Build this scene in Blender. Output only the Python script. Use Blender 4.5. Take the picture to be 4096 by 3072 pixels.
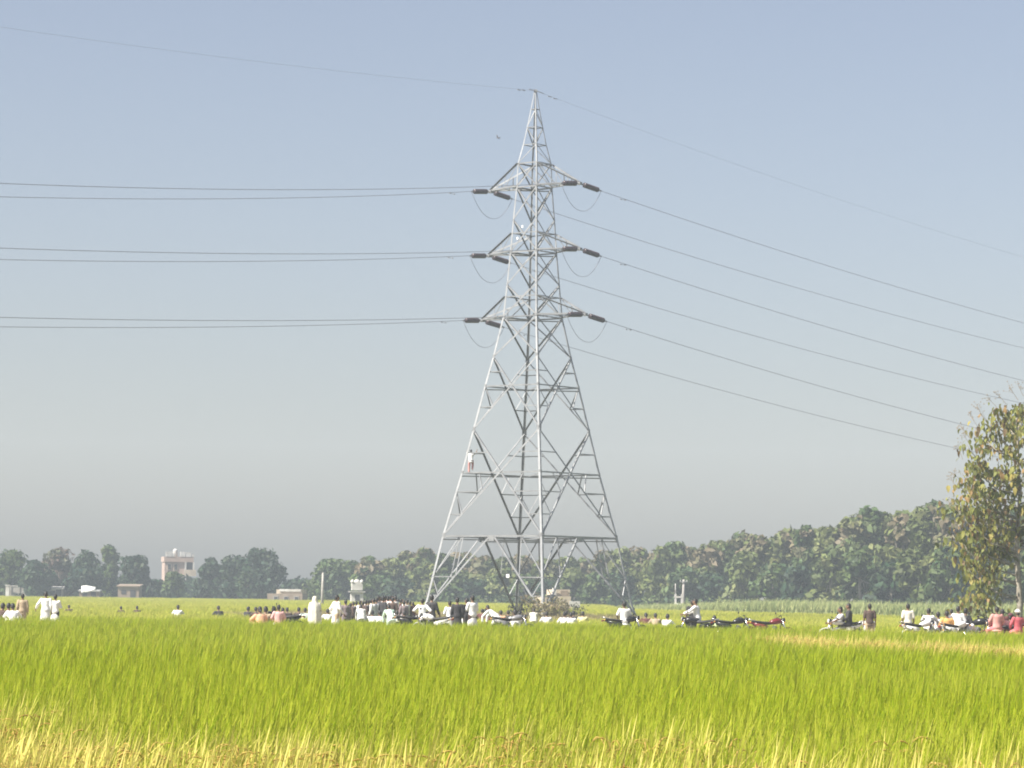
import bpy, math, random
import numpy as np
from mathutils import Vector, Matrix

# ------------------------------------------------------------------ camera, sky, sun, exposure
for o in list(bpy.data.objects): bpy.data.objects.remove(o)
SC = bpy.context.scene
COL = SC.collection
R = math.radians
F, W, H = 12000.0, 4096.0, 3072.0          # focal length and frame of the long zoom, in photo pixels
EYE = 2.2
PITCH, ROLL = math.atan((2367.5 - 1536) / F), R(0.70)
CAMROT = (Matrix.Rotation(R(90) + PITCH, 3, 'X') @ Matrix.Rotation(ROLL, 3, 'Z'))
cam_d = bpy.data.cameras.new('camera'); cam = bpy.data.objects.new('camera', cam_d); COL.objects.link(cam)
cam_d.sensor_width = 36.0; cam_d.lens = 36.0 * F / W
cam_d.clip_start = 0.5; cam_d.clip_end = 6000
cam.matrix_world = Matrix.Translation((0, 0, EYE)) @ CAMROT.to_4x4()
SC.camera = cam

SUN_AZ, SUN_EL = R(-118), R(47)            # azimuth clockwise from +Y: behind the viewer, to the left
w = bpy.data.worlds.new('World'); SC.world = w; w.use_nodes = True
nt = w.node_tree; nt.nodes.clear()
sky = nt.nodes.new('ShaderNodeTexSky'); sky.sky_type = 'NISHITA'; sky.sun_disc = False
sky.sun_elevation = SUN_EL; sky.sun_rotation = SUN_AZ % (2 * math.pi)
sky.altitude = 0; sky.air_density = 1.0; sky.dust_density = 1.8; sky.ozone_density = 1.0
bg = nt.nodes.new('ShaderNodeBackground'); bg.inputs['Strength'].default_value = 0.061
out = nt.nodes.new('ShaderNodeOutputWorld')
hs = nt.nodes.new('ShaderNodeHueSaturation'); hs.inputs['Saturation'].default_value = 0.80; hs.inputs['Hue'].default_value = 0.500      # dusty, milky air
nt.links.new(sky.outputs[0], hs.inputs['Color']); tint = nt.nodes.new('ShaderNodeMix'); tint.data_type = 'RGBA'; tint.blend_type = 'MULTIPLY'; tint.inputs[0].default_value = 1.0
tint.inputs[7].default_value = (1.01, 0.96, 1.0, 1)                                          # dust takes a little green out of the sky
nt.links.new(hs.outputs[0], tint.inputs[6]); nt.links.new(tint.outputs[2], bg.inputs['Color']); nt.links.new(bg.outputs[0], out.inputs['Surface'])

sd = bpy.data.lights.new('sun', 'SUN'); sd.energy = 5.0; sd.angle = R(0.6); sd.color = (1.0, 0.94, 0.84)
sun = bpy.data.objects.new('sun', sd); COL.objects.link(sun)
to_sun = Vector((math.sin(SUN_AZ) * math.cos(SUN_EL), math.cos(SUN_AZ) * math.cos(SUN_EL), math.sin(SUN_EL)))
sun.rotation_euler = to_sun.to_track_quat('Z', 'Y').to_euler()
sun.location = to_sun * 50

vs = SC.view_settings
vs.view_transform = 'Standard'; vs.look = 'None'; vs.exposure = 1.12; vs.gamma = 1.0; vs.use_curve_mapping = False
SC.render.engine = 'CYCLES'
cy = SC.cycles
cy.use_denoising = True; cy.max_bounces = 6; cy.diffuse_bounces = 3; cy.glossy_bounces = 2
cy.transmission_bounces = 4; cy.volume_bounces = 0; cy.transparent_max_bounces = 8
cy.volume_step_rate = 4.0
cy.filter_width = 1.9                     # soft long-zoom lens

HAZE_DENSITY = 0.00058

# ------------------------------------------------------------------ helpers
rng = np.random.default_rng(7)
random.seed(7)

def at(x, y, depth):
    """world point on the photo ray (x, y) at forward distance `depth` (metres along +Y)."""
    v = CAMROT @ Vector(((x - W / 2) / F, -(y - H / 2) / F, -1.0))
    k = depth / v.y
    return Vector((v.x * k, depth, EYE + v.z * k))

def ground_at(x, depth):
    p = at(x, 2400, depth); return p.x

MATS = {}
def newmat(name):
    m = bpy.data.materials.new(name); m.use_nodes = True
    m.node_tree.nodes.clear(); MATS[name] = m
    return m, m.node_tree.nodes, m.node_tree.links

def pbr(name, col, rough=0.8, metal=0.0, noise=0.0, nscale=6.0, col2=None, bump=0.0, spec=0.5):
    m, N, L = newmat(name)
    o = N.new('ShaderNodeOutputMaterial'); b = N.new('ShaderNodeBsdfPrincipled')
    L.new(b.outputs[0], o.inputs[0])
    b.inputs['Roughness'].default_value = rough; b.inputs['Metallic'].default_value = metal
    b.inputs['Specular IOR Level'].default_value = spec
    c2 = col2 or tuple(min(1, c * (1 - noise)) for c in col)
    tc = N.new('ShaderNodeTexCoord'); nz = N.new('ShaderNodeTexNoise')
    nz.inputs['Scale'].default_value = nscale; nz.inputs['Detail'].default_value = 5
    L.new(tc.outputs['Object'], nz.inputs['Vector'])
    rp = N.new('ShaderNodeValToRGB'); rp.color_ramp.elements[0].position = 0.35; rp.color_ramp.elements[1].position = 0.65
    rp.color_ramp.elements[0].color = (*col, 1); rp.color_ramp.elements[1].color = (*c2, 1)
    L.new(nz.outputs[0], rp.inputs[0]); L.new(rp.outputs[0], b.inputs['Base Color'])
    if bump:
        bp = N.new('ShaderNodeBump'); bp.inputs['Strength'].default_value = bump; bp.inputs['Distance'].default_value = 0.05
        L.new(nz.outputs[0], bp.inputs['Height']); L.new(bp.outputs[0], b.inputs['Normal'])
    return m

def leafmat(name, translucency=0.35, tint=(1, 1, 1), rough=0.6):
    """foliage: colour from the mesh's own 'leafcol' attribute, diffuse + translucent."""
    m, N, L = newmat(name)
    o = N.new('ShaderNodeOutputMaterial')
    a = N.new('ShaderNodeAttribute'); a.attribute_name = 'leafcol'
    mul = N.new('ShaderNodeMix'); mul.data_type = 'RGBA'; mul.blend_type = 'MULTIPLY'; mul.inputs[0].default_value = 1
    mul.inputs[7].default_value = (*tint, 1); L.new(a.outputs['Color'], mul.inputs[6])
    d = N.new('ShaderNodeBsdfPrincipled'); d.inputs['Roughness'].default_value = rough; d.inputs['Specular IOR Level'].default_value = 0.25
    t = N.new('ShaderNodeBsdfTranslucent'); mx = N.new('ShaderNodeMixShader'); mx.inputs[0].default_value = translucency
    L.new(mul.outputs[2], d.inputs['Base Color']); L.new(mul.outputs[2], t.inputs['Color'])
    L.new(d.outputs[0], mx.inputs[1]); L.new(t.outputs[0], mx.inputs[2]); L.new(mx.outputs[0], o.inputs[0])
    return m

def cropmat(name, green, straw, translucency=0.35):
    """crop blade: green mixed to straw by the plant's own ripeness (per-plant attribute), varied per blade."""
    m, N, L = newmat(name)
    o = N.new('ShaderNodeOutputMaterial')
    a = N.new('ShaderNodeAttribute'); a.attribute_name = 'leafcol'          # r: variation, g: panicle flag
    sp = N.new('ShaderNodeSeparateColor'); L.new(a.outputs['Color'], sp.inputs[0])
    rp = N.new('ShaderNodeAttribute'); rp.attribute_type = 'INSTANCER'; rp.attribute_name = 'ripe'
    # ripe in [0,1]; blades with high variation turn first
    ad = N.new('ShaderNodeMath'); ad.operation = 'MULTIPLY_ADD'; ad.inputs[1].default_value = 0.7; ad.inputs[2].default_value = -0.35
    L.new(sp.outputs[0], ad.inputs[0])
    s = N.new('ShaderNodeMath'); s.operation = 'ADD'; s.use_clamp = True
    gate = N.new('ShaderNodeMath'); gate.operation = 'MULTIPLY'
    g2 = N.new('ShaderNodeMath'); g2.operation = 'MULTIPLY'; g2.inputs[1].default_value = 2.2; g2.use_clamp = True
    L.new(rp.outputs['Fac'], g2.inputs[0]); L.new(ad.outputs[0], gate.inputs[0]); L.new(g2.outputs[0], gate.inputs[1])
    L.new(gate.outputs[0], s.inputs[0]); L.new(rp.outputs['Fac'], s.inputs[1])
    gr = N.new('ShaderNodeValToRGB')
    gr.color_ramp.elements[0].color = (green[0] * .72, green[1] * .86, green[2] * .9, 1); gr.color_ramp.elements[1].color = (green[0] * 1.32, green[1] * 1.14, green[2] * 1.2, 1)
    L.new(sp.outputs[0], gr.inputs[0])
    sr = N.new('ShaderNodeValToRGB')
    sr.color_ramp.elements[0].color = (straw[0] * .8, straw[1] * .78, straw[2] * .7, 1); sr.color_ramp.elements[1].color = (straw[0] * 1.1, straw[1] * 1.1, straw[2] * 1.15, 1)
    L.new(sp.outputs[0], sr.inputs[0])
    m1 = N.new('ShaderNodeMix'); m1.data_type = 'RGBA'
    L.new(s.outputs[0], m1.inputs[0]); L.new(gr.outputs[0], m1.inputs[6]); L.new(sr.outputs[0], m1.inputs[7])
    m2 = N.new('ShaderNodeMix'); m2.data_type = 'RGBA'; m2.inputs[7].default_value = (0.55, 0.36, 0.11, 1)
    L.new(sp.outputs[1], m2.inputs[0]); L.new(m1.outputs[2], m2.inputs[6])
    d = N.new('ShaderNodeBsdfPrincipled'); d.inputs['Roughness'].default_value = 0.55; d.inputs['Specular IOR Level'].default_value = 0.06
    t = N.new('ShaderNodeBsdfTranslucent'); mx = N.new('ShaderNodeMixShader'); mx.inputs[0].default_value = translucency
    L.new(m2.outputs[2], d.inputs['Base Color']); L.new(m2.outputs[2], t.inputs['Color'])
    L.new(d.outputs[0], mx.inputs[1]); L.new(t.outputs[0], mx.inputs[2]); L.new(mx.outputs[0], o.inputs[0])
    return m

def mesh_np(name, verts, faces, mat=None, smooth=False, col=None):
    """verts (N,3); faces list of tuples or (M,k) array; col per-vertex (N,3) -> attribute 'leafcol'."""
    me = bpy.data.meshes.new(name)
    if isinstance(faces, np.ndarray):
        M, k = faces.shape
        me.vertices.add(len(verts)); me.vertices.foreach_set('co', np.asarray(verts, np.float32).ravel())
        me.loops.add(M * k); me.loops.foreach_set('vertex_index', faces.astype(np.int32).ravel())
        me.polygons.add(M); me.polygons.foreach_set('loop_start', np.arange(0, M * k, k, dtype=np.int32))
        me.update(calc_edges=True)
    else:
        me.from_pydata([tuple(v) for v in verts], [], [tuple(f) for f in faces]); me.update()
    if col is not None:
        a = me.attributes.new('leafcol', 'FLOAT_COLOR', 'POINT')
        c4 = np.ones((len(verts), 4), np.float32); c4[:, :3] = col
        a.data.foreach_set('color', c4.ravel())
    if mat: me.materials.append(mat)
    if smooth: me.polygons.foreach_set('use_smooth', np.ones(len(me.polygons), bool))
    return me

def link(name, me, parent=None, loc=None, label=None, cat=None, group=None, kind=None):
    o = bpy.data.objects.new(name, me); COL.objects.link(o)
    if parent: o.parent = parent
    if loc is not None: o.location = loc
    if label: o['label'] = label
    if cat: o['category'] = cat
    if group: o['group'] = group
    if kind: o['kind'] = kind
    return o

class MB:
    """collects closed shapes into one mesh."""
    def __init__(s): s.v = []; s.f = []; s.m = []
    def add(s, v, f, mi=0):
        n = len(s.v); s.v += [tuple(p) for p in v]; s.f += [tuple(i + n for i in q) for q in f]; s.m += [mi] * len(f)
    def box(s, c, d, rot=None, mi=0):
        x, y, z = d[0] / 2, d[1] / 2, d[2] / 2
        v = [Vector((a, b, e)) for a in (-x, x) for b in (-y, y) for e in (-z, z)]
        if rot is not None: v = [rot @ p for p in v]
        v = [p + Vector(c) for p in v]
        s.add(v, [(0, 1, 3, 2), (4, 6, 7, 5), (0, 4, 5, 1), (2, 3, 7, 6), (0, 2, 6, 4), (1, 5, 7, 3)], mi)
    def tube(s, pts, rad, n=8, mi=0, sx=1.0, closed=True):
        pts = [Vector(p) for p in pts]
        if not hasattr(rad, '__len__'): rad = [rad] * len(pts)
        vs, fs = [], []
        up = None
        for i, p in enumerate(pts):
            d = (pts[min(i + 1, len(pts) - 1)] - pts[max(i - 1, 0)]).normalized()
            if up is None: up = Vector((0, 0, 1)) if abs(d.z) < 0.9 else Vector((1, 0, 0))
            a = d.cross(up).normalized(); b = a.cross(d).normalized(); up = b
            for k in range(n):
                t = 2 * math.pi * k / n
                vs.append(p + a * (math.cos(t) * rad[i] * sx) + b * (math.sin(t) * rad[i]))
        for i in range(len(pts) - 1):
            for k in range(n):
                fs.append((i * n + k, i * n + (k + 1) % n, (i + 1) * n + (k + 1) % n, (i + 1) * n + k))
        if closed:
            fs.append(tuple(range(n - 1, -1, -1))); fs.append(tuple(range((len(pts) - 1) * n, len(pts) * n)))
        s.add(vs, fs, mi)
    def ell(s, c, r, rot=None, nu=12, nv=8, mi=0):
        vs = []
        c = Vector(c)
        for j in range(nv + 1):
            ph = math.pi * j / nv - math.pi / 2
            for i in range(nu):
                th = 2 * math.pi * i / nu
                p = Vector((r[0] * math.cos(ph) * math.cos(th), r[1] * math.cos(ph) * math.sin(th), r[2] * math.sin(ph)))
                if j in (0, nv): p = Vector((0, 0, r[2] * math.sin(ph)))
                vs.append((rot @ p if rot is not None else p) + c)
        fs = []
        for j in range(nv):
            for i in range(nu):
                a, b, cc, d = j * nu + i, j * nu + (i + 1) % nu, (j + 1) * nu + (i + 1) % nu, (j + 1) * nu + i
                if j == 0: fs.append((0, cc, d))
                elif j == nv - 1: fs.append((a, b, nv * nu))
                else: fs.append((a, b, cc, d))
        used = sorted({i for f in fs for i in f}); mp = {u: k for k, u in enumerate(used)}
        s.add([vs[u] for u in used], [tuple(mp[i] for i in f) for f in fs], mi)
    def loft(s, rings, n=16, mi=0):
        """rings: (center, rx, ry, lateral axis, depth axis)"""
        vs, fs = [], []
        for c, rx, ry, ax, ay in rings:
            for k in range(n):
                t = 2 * math.pi * k / n
                vs.append(Vector(c) + Vector(ax) * (rx * math.cos(t)) + Vector(ay) * (ry * math.sin(t)))
        for i in range(len(rings) - 1):
            for k in range(n):
                fs.append((i * n + k, i * n + (k + 1) % n, (i + 1) * n + (k + 1) % n, (i + 1) * n + k))
        fs.append(tuple(range(n - 1, -1, -1))); fs.append(tuple(range((len(rings) - 1) * n, len(rings) * n)))
        s.add(vs, fs, mi)
    def torus(s, c, R_, r, axis='Y', nu=28, nv=8, mi=0, sq=1.0):
        vs, fs = [], []
        for i in range(nu):
            a = 2 * math.pi * i / nu
            for j in range(nv):
                b = 2 * math.pi * j / nv
                q = R_ + r * math.cos(b); h = r * math.sin(b) * sq
                p = {'Y': (q * math.cos(a), h, q * math.sin(a)), 'Z': (q * math.cos(a), q * math.sin(a), h), 'X': (h, q * math.cos(a), q * math.sin(a))}[axis]
                vs.append(Vector(p) + Vector(c))
        for i in range(nu):
            for j in range(nv):
                fs.append((i * nv + j, ((i + 1) % nu) * nv + j, ((i + 1) % nu) * nv + (j + 1) % nv, i * nv + (j + 1) % nv))
        s.add(vs, fs, mi)
    def mesh(s, name, mats, smooth=False):
        me = bpy.data.meshes.new(name); me.from_pydata(s.v, [], s.f); me.update()
        for m in (mats if isinstance(mats, (list, tuple)) else [mats]):
            if m: me.materials.append(m)
        me.polygons.foreach_set('material_index', s.m)
        if smooth: me.polygons.foreach_set('use_smooth', [True] * len(s.f))
        return me
    def build(s, name, mats, parent=None, smooth=False, **k):
        return link(name, s.mesh(name, mats, smooth), parent, **k)

def empty(name, loc, rz=0, label=None, cat=None, group=None):
    o = bpy.data.objects.new(name, None); COL.objects.link(o)
    o.location = loc; o.rotation_euler = (0, 0, rz); o.empty_display_size = 0.3
    if label: o['label'] = label
    if cat: o['category'] = cat
    if group: o['group'] = group
    return o

def copy_tree(src, parent=None):
    c = src.copy(); COL.objects.link(c); c.parent = parent
    for ch in [x for x in bpy.data.objects if x.parent == src]:
        copy_tree(ch, c)
    return c

# ------------------------------------------------------------------ materials
M_soil = pbr('field_soil', (0.10, 0.085, 0.05), 0.95, noise=0.4, nscale=0.8, bump=0.4)
M_bund = pbr('bund_earth', (0.42, 0.34, 0.22), 0.95, col2=(0.30, 0.25, 0.14), nscale=1.5, bump=0.5)
M_rice = cropmat('rice_leaf', (0.275, 0.345, 0.005), (0.70, 0.61, 0.19))
M_cane = cropmat('cane_leaf', (0.27, 0.33, 0.12), (0.44, 0.46, 0.21))
M_dry = cropmat('dry_grass_leaf', (0.22, 0.22, 0.06), (0.46, 0.38, 0.20))
M_leaf = leafmat('tree_leaf', 0.25)
M_teak = leafmat('teak_leaf', 0.35)
M_bark = pbr('bark', (0.20, 0.17, 0.13), 0.95, col2=(0.10, 0.085, 0.065), nscale=9, bump=0.6)
M_barkpale = pbr('pale_bark', (0.36, 0.33, 0.27), 0.9, col2=(0.22, 0.19, 0.15), nscale=7, bump=0.5)
M_steel = pbr('galvanised_steel', (0.29, 0.30, 0.305), 0.5, 0.3, col2=(0.20, 0.205, 0.21), nscale=1.3)
M_wire = pbr('aluminium_wire', (0.26, 0.26, 0.29), 0.5, 0.4, noise=0.2, nscale=3)
M_earthwire = pbr('steel_earth_wire', (0.34, 0.35, 0.38), 0.5, 0.4, noise=0.2, nscale=3)
M_disc = pbr('brown_porcelain', (0.055, 0.035, 0.04), 0.25, noise=0.35, nscale=4)
M_plate = pbr('enamel_plate', (0.85, 0.85, 0.83), 0.5, noise=0.1)
M_concrete = pbr('concrete', (0.42, 0.40, 0.37), 0.9, col2=(0.30, 0.28, 0.25), nscale=2.0, bump=0.3)

# ------------------------------------------------------------------ ground
def grid_sheet(name, xs, ys, zf, mat, kind='structure'):
    v = [(x, y, zf(x, y)) for y in ys for x in xs]
    nx = len(xs)
    f = [(j * nx + i, j * nx + i + 1, (j + 1) * nx + i + 1, (j + 1) * nx + i) for j in range(len(ys) - 1) for i in range(nx - 1)]
    return link(name, mesh_np(name, v, f, mat, True), kind=kind)
g = grid_sheet('ground', [-2500, -300, -100, 0, 100, 300, 2500], [-200, 0, 100, 300, 600, 3000], lambda x, y: 0.0, M_soil)

def bund_y(X):          # centre line of the earth bund on which the bikes and onlookers stand
    return 122.0 - 0.10 * X - 0.25 * max(0.0, X - 6.0)
BUND_Z = 0.30
bx = np.linspace(-60, 60, 121)
prof = [(-2.3, 0.004), (-1.9, 0.22), (-1.5, BUND_Z - 0.02), (0, BUND_Z), (1.6, BUND_Z - 0.02), (2.1, 0.2), (2.5, 0.004)]
bv, bf = [], []
for i, x in enumerate(bx):
    for (dy, z) in prof:
        bv.append((x, bund_y(x) + dy, z + (0.02 * math.sin(x * 1.7 + dy) if z > 0.1 else 0)))
K = len(prof)
for i in range(len(bx) - 1):
    for j in range(K - 1):
        bf.append((i * K + j, (i + 1) * K + j, (i + 1) * K + j + 1, i * K + j + 1))
link('bund_path', mesh_np('bund_path', bv, bf, M_bund, True), kind='structure')

# ------------------------------------------------------------------ crop geometry (countless plants: stuff)
def blade_patch(name, size, n, h, width, mat, seed, npan=0, lean=0.22, hvar=0.14, segs=4, panw=0.011):
    r = np.random.default_rng(seed)
    V, FQ, C = [], [], []
    cnt = 0
    # blades
    bx_ = r.uniform(-size / 2, size / 2, n); by_ = r.uniform(-size / 2, size / 2, n)
    hh = h * (1 + r.normal(0, hvar, n)).clip(0.55, 1.35)
    az = r.uniform(0, 2 * np.pi, n); ln = np.abs(r.normal(0, lean, n)) + 0.03
    drift = np.array([0.10, 0.03])
    face = r.uniform(0, np.pi, n); wv = width * r.uniform(0.7, 1.25, n); var = r.uniform(0, 1, n)
    T = np.linspace(0, 1, segs + 1)
    verts = np.zeros((n, (segs + 1) * 2, 3)); 
    for k, t in enumerate(T):
        off = (ln * hh * t ** 2.2)
        x = bx_ + off * np.cos(az) + drift[0] * hh * t ** 2; y = by_ + off * np.sin(az) + drift[1] * hh * t ** 2
        z = hh * (t - 0.35 * ln * t ** 3)
        ww = wv * (0.5 if t == 0 else (1 - t ** 3) ** 0.8 if t < 1 else 0.06) * 0.5
        dx, dy = np.cos(face) * ww, np.sin(face) * ww
        verts[:, 2 * k] = np.stack([x - dx, y - dy, z], 1); verts[:, 2 * k + 1] = np.stack([x + dx, y + dy, z], 1)
    V.append(verts.reshape(-1, 3))
    q = np.array([[2 * k, 2 * k + 1, 2 * k + 3, 2 * k + 2] for k in range(segs)])
    FQ.append((q[None] + (np.arange(n) * (segs + 1) * 2)[:, None, None]).reshape(-1, 4))
    c = np.zeros((n, (segs + 1) * 2, 3)); c[..., 0] = var[:, None]; C.append(c.reshape(-1, 3))
    cnt = n * (segs + 1) * 2
    # drooping grain heads
    if npan:
        m = npan; S = 7
        px = r.uniform(-size / 2, size / 2, m); py = r.uniform(-size / 2, size / 2, m); a = r.uniform(0, 2 * np.pi, m)
        ph = h * r.uniform(0.62, 0.95, m); L = r.uniform(0.16, 0.26, m); dr = r.uniform(0.6, 1.1, m)
        pv = np.zeros((m, (S + 1) * 3, 3))
        for k in range(S + 1):
            t = k / S
            ang = t * 2.6 * dr
            ox = L * 0.62 * (1 - np.cos(ang)) / 1.3; oz = L * 0.62 * np.sin(ang)
            rad = panw * (0.35 if k == 0 else 1.0 if k % 2 else 0.72) * (1.15 - 0.75 * t)
            cx, cyy, cz = px + ox * np.cos(a), py + ox * np.sin(a), ph + oz
            for j in range(3):
                b = 2 * np.pi * j / 3
                pv[:, 3 * k + j] = np.stack([cx + rad * np.cos(b) * np.sin(a), cyy - rad * np.cos(b) * np.cos(a), cz + rad * np.sin(b)], 1)
        qq = np.array([[3 * k + j, 3 * k + (j + 1) % 3, 3 * k + 3 + (j + 1) % 3, 3 * k + 3 + j] for k in range(S) for j in range(3)])
        FQ.append((qq[None] + (np.arange(m) * (S + 1) * 3)[:, None, None]).reshape(-1, 4) + cnt)
        V.append(pv.reshape(-1, 3))
        c = np.zeros((m, (S + 1) * 3, 3)); c[..., 0] = r.uniform(0, 1, m)[:, None]; c[..., 1] = r.uniform(0.6, 1.0, m)[:, None]; C.append(c.reshape(-1, 3))
    return mesh_np(name, np.concatenate(V), np.concatenate(FQ), mat, False, np.concatenate(C))

def scatter(name, protos, pts, rotz, scl, idx, ripe, label, cat):
    """one stuff object: real plants placed on points by geometry nodes."""
    pc = bpy.data.collections.new(name + '_plants')
    for i, me in enumerate(protos):
        o = bpy.data.objects.new('%s_plant_%02d' % (name, i), me); pc.objects.link(o)
    me = bpy.data.meshes.new(name); n = len(pts)
    me.vertices.add(n); me.vertices.foreach_set('co', np.asarray(pts, np.float32).ravel())
    for nm, ty, dat, key in (('rotz', 'FLOAT', rotz, 'value'), ('scl', 'FLOAT_VECTOR', scl, 'vector'), ('pick', 'INT', idx, 'value'), ('ripe', 'FLOAT', ripe, 'value')):
        a = me.attributes.new(nm, ty, 'POINT'); a.data.foreach_set(key, np.asarray(dat, np.int32 if ty == 'INT' else np.float32).ravel())
    o = link(name, me, label=label, cat=cat, kind='stuff')
    ng = bpy.data.node_groups.new(name + '_nodes', 'GeometryNodeTree')
    ng.interface.new_socket('Geometry', in_out='INPUT', socket_type='NodeSocketGeometry')
    ng.interface.new_socket('Geometry', in_out='OUTPUT', socket_type='NodeSocketGeometry')
    N, L = ng.nodes, ng.links
    gi, go = N.new('NodeGroupInput'), N.new('NodeGroupOutput')
    ci = N.new('GeometryNodeCollectionInfo'); ci.inputs['Collection'].default_value = pc
    ci.inputs['Separate Children'].default_value = True; ci.inputs['Reset Children'].default_value = True
    ip = N.new('GeometryNodeInstanceOnPoints'); ip.inputs['Pick Instance'].default_value = True
    def named(nm, dt):
        a = N.new('GeometryNodeInputNamedAttribute'); a.data_type = dt; a.inputs['Name'].default_value = nm; return a.outputs['Attribute']
    cx = N.new('ShaderNodeCombineXYZ'); L.new(named('rotz', 'FLOAT'), cx.inputs['Z'])
    L.new(gi.outputs[0], ip.inputs['Points']); L.new(ci.outputs[0], ip.inputs['Instance'])
    L.new(named('pick', 'INT'), ip.inputs['Instance Index']); L.new(cx.outputs[0], ip.inputs['Rotation'])
    L.new(named('scl', 'FLOAT_VECTOR'), ip.inputs['Scale']); L.new(ip.outputs[0], go.inputs[0])
    md = o.modifiers.new('plants', 'NODES'); md.node_group = ng
    return o

def field_points(y0, y1, step, margin=1.14, pad=5.0):
    P = []
    ys = np.arange(y0, y1, step)
    for y in ys:
        hw = 0.1707 * y * margin + pad
        xs = np.arange(-hw, hw, step)
        P.append(np.stack([xs + rng.uniform(-.5, .5, len(xs)) * step * .9, y + rng.uniform(-.5, .5, len(xs)) * step * .9], 1))
    return np.concatenate(P)

def vnoise(x, y, s, seed=0):
    """cheap smooth value noise on arrays."""
    r = np.random.default_rng(100 + seed); G = r.uniform(0, 1, (64, 64))
    u, v = np.asarray(x) / s + 1000, np.asarray(y) / s + 1000
    i, j = np.floor(u).astype(int), np.floor(v).astype(int); a, b = u - i, v - j
    a, b = a * a * (3 - 2 * a), b * b * (3 - 2 * b)
    g = lambda p, q: G[p % 64, q % 64]
    return (g(i, j) * (1 - a) + g(i + 1, j) * a) * (1 - b) + (g(i, j + 1) * (1 - a) + g(i + 1, j + 1) * a) * b

TX, TY = 0.0, 0.0
_t = at(2118, 2400, 220); TX, TY = _t.x, 220.0         # tower foot centre

def bund_arr(X): return 122.0 - 0.10 * X - 0.25 * np.maximum(0, X - 6.0)
def bare(X, Y):
    """where no rice grows: the bund, and the trampled plot round the tower."""
    b = (Y > bund_arr(X) - 2.6) & (Y < bund_arr(X) + 2.8)
    t = (np.hypot((X - TX + 6) / 15.0, (Y - 205) / 38.0) < 1.0)
    return b | t

def ripeness(X, Y):
    n1 = vnoise(X, Y, 2.4, 1); n2 = vnoise(X, Y, 9, 2); n3 = vnoise(X, Y, 0.8, 3)
    edge = 26.5 - 0.34 * X + (n1 - .5) * 5.0
    r = np.clip((edge - Y) / 4.5 + (n3 - .5) * .8, 0, 1) * (0.50 + 0.50 * n1)
    strip_c = 84.0 - (X - 7.45) * 2.2                    # ripe strip along the plot boundary on the right
    w_ = np.clip((3.7 - np.abs(Y - strip_c)) / 0.6, 0, 1) * np.clip((X - 6.8) / 0.8, 0, 1)
    r = np.maximum(r, w_ * (1.15 + .25 * n3))
    far = np.clip((Y - 145) / 14, 0, 1) * (0.22 + 0.12 * n2)
    r = np.maximum(r, far)
    r = np.maximum(r, 0.15 * n2 + 0.06 * n1)
    front = np.clip(1 - np.abs(Y - (bund_arr(X) - 4.2)) / 1.8, 0, 1) * np.clip((X - 9) / 4, 0, 1)
    r = np.maximum(r, front * 0.95)
    return r

def rice_band(name, y0, y1, step, protos, hs, label):
    p = field_points(y0, y1, step)
    p = p[~bare(p[:, 0], p[:, 1])]
    # cane plot and the wood keep the rice out
    cane = (p[:, 1] > cane_front(p[:, 0])) & (p[:, 0] > 12)
    p = p[~cane]
    n = len(p); rp = ripeness(p[:, 0], p[:, 1])
    h = hs * (0.93 + 0.14 * vnoise(p[:, 0], p[:, 1], 3.5, 5))
    h = h * np.where(p[:, 1] > bund_arr(p[:, 0]), 0.74, 1.0 - 0.08 * np.clip((p[:, 1] - 95) / 15, 0, 1))
    sc_ = 84.0 - (p[:, 0] - 7.45) * 2.2; dy = p[:, 1] - sc_; on = p[:, 0] > 6.8
    h = h * np.where(on & (np.abs(dy) < 3.9), 1.06, 1.0) * np.where(on & (dy <= -3.9) & (dy > -20), 0.95, 1.0)
    h = h * np.where((p[:, 1] > 96) & (p[:, 1] < 108) & (p[:, 0] > -2) & (p[:, 0] < 9), 1.06, 1.0)
    sc = np.stack([np.ones(n), np.ones(n), h], 1) * rng.uniform(.94, 1.06, n)[:, None]
    nb = len(protos) // 2
    pick = rng.integers(0, nb, n) + np.where(rp > 0.42, nb, 0)
    return scatter(name, protos, np.column_stack([p, np.zeros(n)]), rng.choice([0, .12, -.12, .25, -.25], n) + rng.uniform(-.1, .1, n), sc, pick, rp, label, 'rice')

def cane_front(X): return np.where(X > -1e9, 300.0 - (X - 12.0) * 2.55, 0)

near = [blade_patch('rice_hill_%d' % i, 0.50, 105, 0.86, 0.019, M_rice, 20 + i, 0, lean=.17, hvar=.19, segs=5) for i in range(4)] + \
       [blade_patch('ripe_rice_hill_%d' % i, 0.50, 95, 0.86, 0.026, M_rice, 40 + i, 32, lean=.2, hvar=.25, segs=5, panw=.013) for i in range(4)]
mid = [blade_patch('rice_clump_%d' % i, 0.9, 170, 0.86, 0.024, M_rice, 60 + i, 0, lean=.17, hvar=.19) for i in range(4)] + \
      [blade_patch('ripe_rice_clump_%d' % i, 0.9, 170, 0.84, 0.024, M_rice, 80 + i, 20, lean=.25, hvar=.17, panw=.016) for i in range(4)]
farp = [blade_patch('rice_plot_%d' % i, 2.2, 420, 0.84, 0.040, M_rice, 90 + i, 0, segs=3, hvar=.15) for i in range(4)] + \
       [blade_patch('ripe_rice_plot_%d' % i, 2.2, 380, 0.83, 0.040, M_rice, 95 + i, 40, lean=.3, segs=3, panw=.03) for i in range(4)]
rice_band('rice_crop', 17, 52, 0.42, near, 1.0, 'tall rice standing in the field nearest the viewer, ripening yellow along its edge')
rice_band('rice_crop', 52, 130, 0.75, mid, 1.0, 'green rice in the middle of the field up to the earth bund')
rice_band('rice_crop', 130, 480, 1.9, farp, 1.0, 'pale yellow-green rice beyond the bund reaching to the tree line')

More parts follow.
